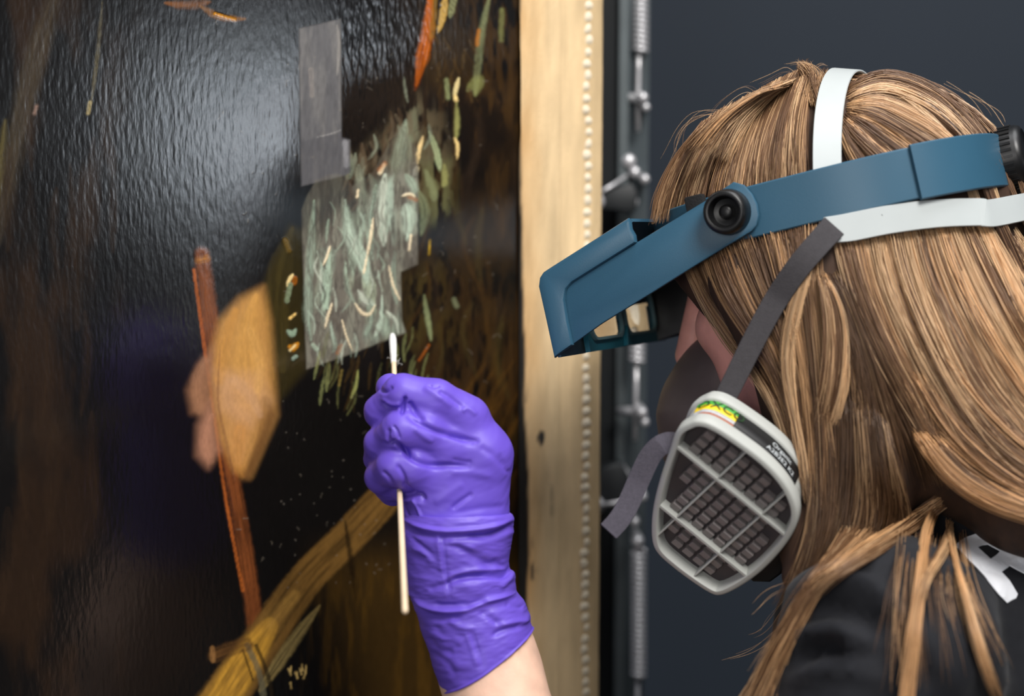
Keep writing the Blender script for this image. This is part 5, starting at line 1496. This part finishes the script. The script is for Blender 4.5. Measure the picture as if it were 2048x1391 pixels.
# rib lines measured in the plane
def cpx(x, y):
    q = on_plane(1180 + x * 0.31637, 780 + y * 0.31637, CC, CNn) - CC; return np.array([q @ E1, q @ E2])
h1 = (cpx(540, 360)[1] + cpx(1250, 940)[1]) / 2; h2 = (cpx(435, 735)[1] + cpx(990, 1185)[1]) / 2
v1 = (cpx(850, 380)[0] + cpx(470, 1020)[0]) / 2; v2 = (cpx(1120, 610)[0] + cpx(740, 1250)[0]) / 2
def clip_span(P, horiz, val):
    xs = []
    n = len(P)
    for i in range(n):
        a, b = P[i], P[(i + 1) % n]; k = 1 if horiz else 0
        if (a[k] - val) * (b[k] - val) < 0:
            t = (val - a[k]) / (b[k] - a[k]); xs.append(a[1 - k] + t * (b[1 - k] - a[1 - k]))
    return min(xs), max(xs)
def rib(horiz, val, halfw, z0, z1):
    a, b = clip_span(offset(OUT, 0.0032), horiz, val); bm = bmesh.new()
    c = cl((a + b) / 2, val, (z0 + z1) / 2) if horiz else cl(val, (a + b) / 2, (z0 + z1) / 2)
    hs = ((b - a) / 2, halfw, (z1 - z0) / 2) if horiz else (halfw, (b - a) / 2, (z1 - z0) / 2)
    frame_box(bm, c, (E1, E2, CNn), hs, 0.0003)
    child(link('grille_rib', bm_mesh(bm), m_shell, smooth=False), cart)
rib(True, h1, 0.0009, -0.0074, -0.0006); rib(True, h2, 0.0009, -0.0074, -0.0006)
rib(False, v1, 0.00045, -0.0074, -0.0009); rib(False, v2, 0.00045, -0.0074, -0.0009)
# small raised louvre blocks between the ribs
cellw, cellh = (v2 - v1) / 3.75, (h2 - h1) / 5.0
blk = bmesh.new(); frame_box(blk, (0, 0, 0), np.eye(3), (cellw * 0.36, cellh * 0.33, 0.0017), 0.0004)
for v in blk.verts:
    if v.co.z > 0: v.co.y *= 0.9; v.co.z += -v.co.y / (cellh * 0.33) * 0.0006
bme = bm_mesh(blk); bme.materials.append(m_grid)
Amat = Matrix(((E1[0], E2[0], CNn[0]), (E1[1], E2[1], CNn[1]), (E1[2], E2[2], CNn[2]))).to_4x4()
inn = offset(OUT, 0.0066)
na = int(0.06 / cellw) + 2; nb = int(0.06 / cellh) + 2
for i in range(-na, na):
    for j in range(-nb, nb):
        a = v1 + (i + 0.5) * (v2 - v1) / 4; b = h1 + (j + 0.5) * (h2 - h1) / 6
        if not inside(inn, a, b): continue
        if not (inside(inn, a + cellw * .36, b + cellh * .3) and inside(inn, a - cellw * .36, b - cellh * .3) and inside(inn, a + cellw * .36, b - cellh * .3) and inside(inn, a - cellw * .36, b + cellh * .3)): continue
        o = bpy.data.objects.new('louvre', bme); COL.objects.link(o); child(o, cart)
        M = Amat.copy(); M.translation = Vector(cl(a, b, -0.0056)); o.matrix_basis = M
# label wrapped on the upper side
WALL = offset(OUT, 0.0019)
wl = np.r_[0, np.cumsum(np.linalg.norm(np.roll(WALL, -1, 0) - WALL, axis=1))]; Lw = wl[-1]
def wall_at(s, z, out=0.0):
    s = s % Lw; i = int(np.searchsorted(wl, s) - 1); i = max(0, min(i, len(WALL) - 1)); t = (s - wl[i]) / (wl[i + 1] - wl[i] + 1e-12)
    p = WALL[i] * (1 - t) + WALL[(i + 1) % len(WALL)] * t
    d = WALL[(i + 1) % len(WALL)] - WALL[i]; d = d / np.linalg.norm(d)
    p = p + np.array([d[1], -d[0]]) * out
    return cl(p[0], p[1], z)
def s_near(px, py, z):
    ss = np.linspace(0, Lw, 600, endpoint=False)
    q = np.array([wall_at(s, z) for s in ss]); x, y, _ = proj(q)
    return ss[np.argmin(np.hypot(x - px, y - py))]
ZA, ZB = -0.0095, -0.0222
sA = s_near(1392, 828, -0.016); sM = s_near(1468, 848, -0.016); sB = s_near(1590, 960, -0.016)
def dirlen(a, b):
    d = (b - a) % Lw
    return d if d < Lw / 2 else d - Lw
def strip(name, s0, s1, za, zb, m, out=0.0004):
    n = 40; V = []; F = []
    for k in range(n + 1):
        s = s0 + dirlen(s0, s1) * k / n
        V += [wall_at(s, za, out), wall_at(s, zb, out), wall_at(s, zb, out - 0.0003), wall_at(s, za, out - 0.0003)]
    for k in range(n):
        for q in range(4): F.append((k * 4 + q, k * 4 + (q + 1) % 4, k * 4 + 4 + (q + 1) % 4, k * 4 + 4 + q))
    F.append((3, 2, 1, 0)); F.append(tuple(n * 4 + q for q in range(4)))
    bm = bmesh.new(); vs = [bm.verts.new(v) for v in V]
    for f in F: bm.faces.new([vs[i] for i in f])
    return child(link(name, bm_mesh(bm), m), cart)
zz = lambda f: ZA + (ZB - ZA) * f
strip('label_band', sA, sM, zz(0.0), zz(0.14), mat('label_brown', lin(168, 84, 44), 0.5))
strip('label_band', sA, sM, zz(0.14), zz(0.36), mat('label_grey', lin(186, 188, 192), 0.5, noise=0.25, nscale=900))
strip('label_band', sA, sM, zz(0.36), zz(0.72), mat('label_yellow', lin(250, 214, 14), 0.5))
strip('label_band', sA, sM, zz(0.72), zz(1.0), mat('label_green', lin(66, 160, 52), 0.5))
strip('label_band', sM, sB, zz(0.0), zz(1.0), mat('label_black', lin(16, 16, 18), 0.5))
def wrap_text(txt, s_mid, z_mid, size, m, spacing=1.0, flip=1):
    cu = bpy.data.curves.new('t', 'FONT'); cu.body = txt; cu.size = 1; cu.align_x = 'CENTER'; cu.align_y = 'CENTER'; cu.resolution_u = 3; cu.space_character = spacing
    to = bpy.data.objects.new('t', cu); COL.objects.link(to)
    bpy.context.view_layer.update()
    me = bpy.data.meshes.new_from_object(to.evaluated_get(bpy.context.evaluated_depsgraph_get()))
    bpy.data.objects.remove(to)
    for v in me.vertices:
        v.co = Vector(wall_at(s_mid + flip * v.co.x * size, z_mid - v.co.y * size, 0.0009))
    me.update()
    return child(link('label_text', me, m, smooth=False), cart)
sgn = 1 if dirlen(sA, sB) > 0 else -1
m_txt = mat('label_white_ink', lin(214, 220, 222), 0.5); m_ink = mat('label_dark_ink', lin(24, 60, 22), 0.5)
st = s_near(1561, 910, -0.016)
wrap_text('Organic', st, zz(0.66), 0.0044, m_txt, flip=sgn)
wrap_text('A2B2E2 K2', st + sgn * 0.001, zz(0.27), 0.0044, m_txt, flip=sgn)
wrap_text('OXCO', sA + dirlen(sA, sM) * 0.62, zz(0.70), 0.0085, m_ink, flip=sgn)
# bayonet neck joining cartridge and mask
bc = cl(*(OUT.mean(0)), -TH); tgt = hl(82, 40, -96)
bm = bmesh.new(); tube(bm, [bc + (tgt - bc) * t for t in (-0.02, 0.3, 0.7, 1.0)], [0.021, 0.020, 0.020, 0.022], 28)
link('bayonet_neck', bm_mesh(bm), m_blk, resp)
bm = bmesh.new()
lug = np.array([on_plane(x, y, CC - CNn * 0.030, CNn) for x, y in [(1470, 1130), (1505, 1165), (1540, 1166), (1562, 1150), (1580, 1120), (1560, 1050), (1500, 1040)]])
prism(bm, lug, -CNn, 0.016, 0.002)
link('lock_collar', bm_mesh(bm), m_blk, resp)
# --- straps
BODY_BVH = BVHTree.FromPolygons([tuple(v) for v in bodyV], [tuple(q) for q in bodyQ])
def px_strap(name, cl_px, width_px, m, lift, bvhs, thick=0.0012, z_over=None, ridges=0, side_px=None, parent=None, label=None, mirror=False, taut=None):
    c = catmull(cl_px, 8); n = len(c)
    zs = []
    for x, y in c: zs.append(hair_depth(x, y, bvhs, None))
    zs = np.array([np.nan if z is None else z for z in zs]); ok = ~np.isnan(zs)
    zs = np.interp(np.arange(n), np.nonzero(ok)[0], zs[ok]) if ok.any() else np.full(n, 1.03)
    for _ in range(12): zs[1:-1] = (zs[:-2] + 2 * zs[1:-1] + zs[2:]) / 4
    zs = zs - lift
    if taut is not None: zs = np.minimum(zs, np.linspace(zs[0], taut, n))
    if z_over is not None:
        for f, z in z_over: pass
        fs = np.linspace(0, 1, n); zo = np.interp(fs, [f for f, _ in z_over], [z for _, z in z_over]); zs = zo
    path = unproj(c[:, 0], c[:, 1], zs)
    if mirror:
        LR_ = HM[1]; lat = (path - HC) @ LR_
        k_ = max(4, int(np.argmax(lat < 0.03)) if (lat < 0.03).any() else n)
        path = path[:max(8, k_ - 6)]; end = path[-1]; me_ = end - LR_ * ((end - HC) @ LR_)
        mid = me_ - HM[0] * 0.016
        fp = np.concatenate([path[::9], path[-1:], [mid], (path - LR_ * (2 * ((path - HC) @ LR_))[:, None])[::-1][::9]])
        path = catmull(fp, 8)
        hw = np.interp(np.arange(n), np.arange(n), np.interp(np.linspace(0, 1, n), np.linspace(0, 1, len(width_px)), width_px))
        n = len(path); zs = np.full(n, 1.05); width_px = [width_px[0]] + [width_px[2]] * 9 + [width_px[0]]
    T = np.gradient(path, axis=0); T /= np.linalg.norm(T, axis=1, keepdims=True)
    vd = path - CAM_LOC; vd /= np.linalg.norm(vd, axis=1, keepdims=True)
    sd = np.cross(T, vd); sd /= np.linalg.norm(sd, axis=1, keepdims=True)
    if mirror:
        up_ = HM[2]; sd = -(up_ - T * (T @ up_)[:, None]); sd /= np.linalg.norm(sd, axis=1, keepdims=True)
    nr = np.cross(T, sd)
    wid = np.array([np.interp(i / (n - 1), np.linspace(0, 1, len(width_px)), width_px) for i in range(n)]) / FPX * zs
    if ridges:
        K = ridges * 4 + 1; V = []; F = []
        for i in range(n):
            for k in range(K):
                u = k / (K - 1) * 2 - 1; V.append(path[i] + sd[i] * u * wid[i] / 2 - nr[i] * (thick / 2 + 0.0006 * math.sin(k * math.pi / 2 + .6) + 0.0002 * math.sin(i * 2.1)))
            for k in range(K - 1, -1, -1):
                u = k / (K - 1) * 2 - 1; V.append(path[i] + sd[i] * u * wid[i] / 2 + nr[i] * thick / 2)
        M_ = 2 * K
        for i in range(n - 1):
            for k in range(M_): F.append((i * M_ + k, i * M_ + (k + 1) % M_, (i + 1) * M_ + (k + 1) % M_, (i + 1) * M_ + k))
        F.append(tuple(range(M_ - 1, -1, -1))); F.append(tuple((n - 1) * M_ + k for k in range(M_)))
        bm = bmesh.new(); vs = [bm.verts.new(v) for v in V]
        for f in F: bm.faces.new([vs[i] for i in f])
        me = bm_mesh(bm)
    else:
        me = ribbon(path, sd, 1, thick, nr) if False else None
        V = []; F = []
        for i in range(n):
            s_ = sd[i] * wid[i] / 2; h = nr[i] * thick / 2; e = sd[i] * thick * 0.3
            V += [path[i] - s_ + e - h, path[i] + s_ - e - h, path[i] + s_, path[i] + s_ - e + h, path[i] - s_ + e + h, path[i] - s_]
        for i in range(n - 1):
            for k in range(6): F.append((i * 6 + k, i * 6 + (k + 1) % 6, (i + 1) * 6 + (k + 1) % 6, (i + 1) * 6 + k))
        F.append((5, 4, 3, 2, 1, 0)); F.append(tuple((n - 1) * 6 + k for k in range(6)))
        bm = bmesh.new(); vs = [bm.verts.new(v) for v in V]
        for f in F: bm.faces.new([vs[i] for i in f])
        me = bm_mesh(bm)
    o = link(name, me, m, parent or resp)
    if label: o['label'] = label
    return smooth_by_angle(o, 45)
ALL = [HAIR_BVH, BODY_BVH]
px_strap('cheek_strap', [(1668, 452), (1632, 492), (1592, 540), (1548, 606), (1510, 676), (1474, 748), (1446, 806), (1430, 850)], [52, 50, 48, 46, 44, 42], m_strap, 0.015, ALL, taut=1.018, label='charcoal elastic strap')
px_strap('neck_strap', [(1650, 460), (1690, 456), (1760, 442), (1840, 430), (1920, 424), (1985, 426), (2035, 438), (2080, 462), (2120, 492)], [50, 54, 56, 56, 56, 56, 56, 54], m_white, 0.012, ALL, mirror=True, label='white plastic harness strap')
px_strap('loose_strap_end', [(1356, 886), (1336, 884), (1316, 894), (1298, 916), (1280, 954), (1258, 1004), (1240, 1036), (1217, 1062)], [40, 42, 44, 44, 42], m_loose, 0, ALL,
         z_over=[(0, 1.035), (0.12, 1.022), (0.25, 1.016), (0.6, 1.018), (1, 1.012)], ridges=7, label='dangling grey woven strap end')
# strap over the crown, from the near side to the far side of the head
def crown(x0, k, th, r=(106 + 7, 84 + 8, 88 + 4)):
    x = x0 + k * math.sin(th); q = math.sqrt(max(0.05, 1 - (x / r[0]) ** 2))
    return hl(x, r[1] * q * math.cos(th), r[2] * q * math.sin(th))
best = None
for x0 in np.arange(-60, 60, 3):
    for k in np.arange(-60, 61, 4):
        pts = np.array([crown(x0, k, t) for t in np.linspace(0.2, 2.0, 40)]); X, Y, Z = proj(pts)
        it = np.argmin(Y); e = abs(X[it] - 1684)
        e += abs(np.interp(-320, -Y[:it + 1][::1], X[:it + 1]) - 1652) if it > 3 else 99
        e += abs(np.interp(-230, -Y[:it + 1], X[:it + 1]) - 1655) if it > 3 else 99
        if best is None or e < best[0]: best = (e, x0, k)
print('CROWN', best)
_, x0, k = best
th = np.linspace(0.16, math.pi - 0.16, 60); path = np.array([crown(x0, k, t) for t in th])
T = np.gradient(path, axis=0); T /= np.linalg.norm(T, axis=1, keepdims=True)
nr = path - HC; nr -= T * (nr * T).sum(1, keepdims=True); nr /= np.linalg.norm(nr, axis=1, keepdims=True)
sd = np.cross(T, nr)
smooth_by_angle(link('crown_strap', ribbon(path, sd, 0.0150, 0.0014, nr), m_white, resp), 45)['label'] = 'white plastic harness strap'
# tiny rivet hole on the neck strap
zc = hair_depth(1762, 431, ALL, None) - 0.0122
bm = bmesh.new(); tube(bm, [U(1762, 431, zc), U(1762, 431, zc - 0.0004)], 0.0008, 10)
link('strap_hole', bm_mesh(bm), m_blk, resp)
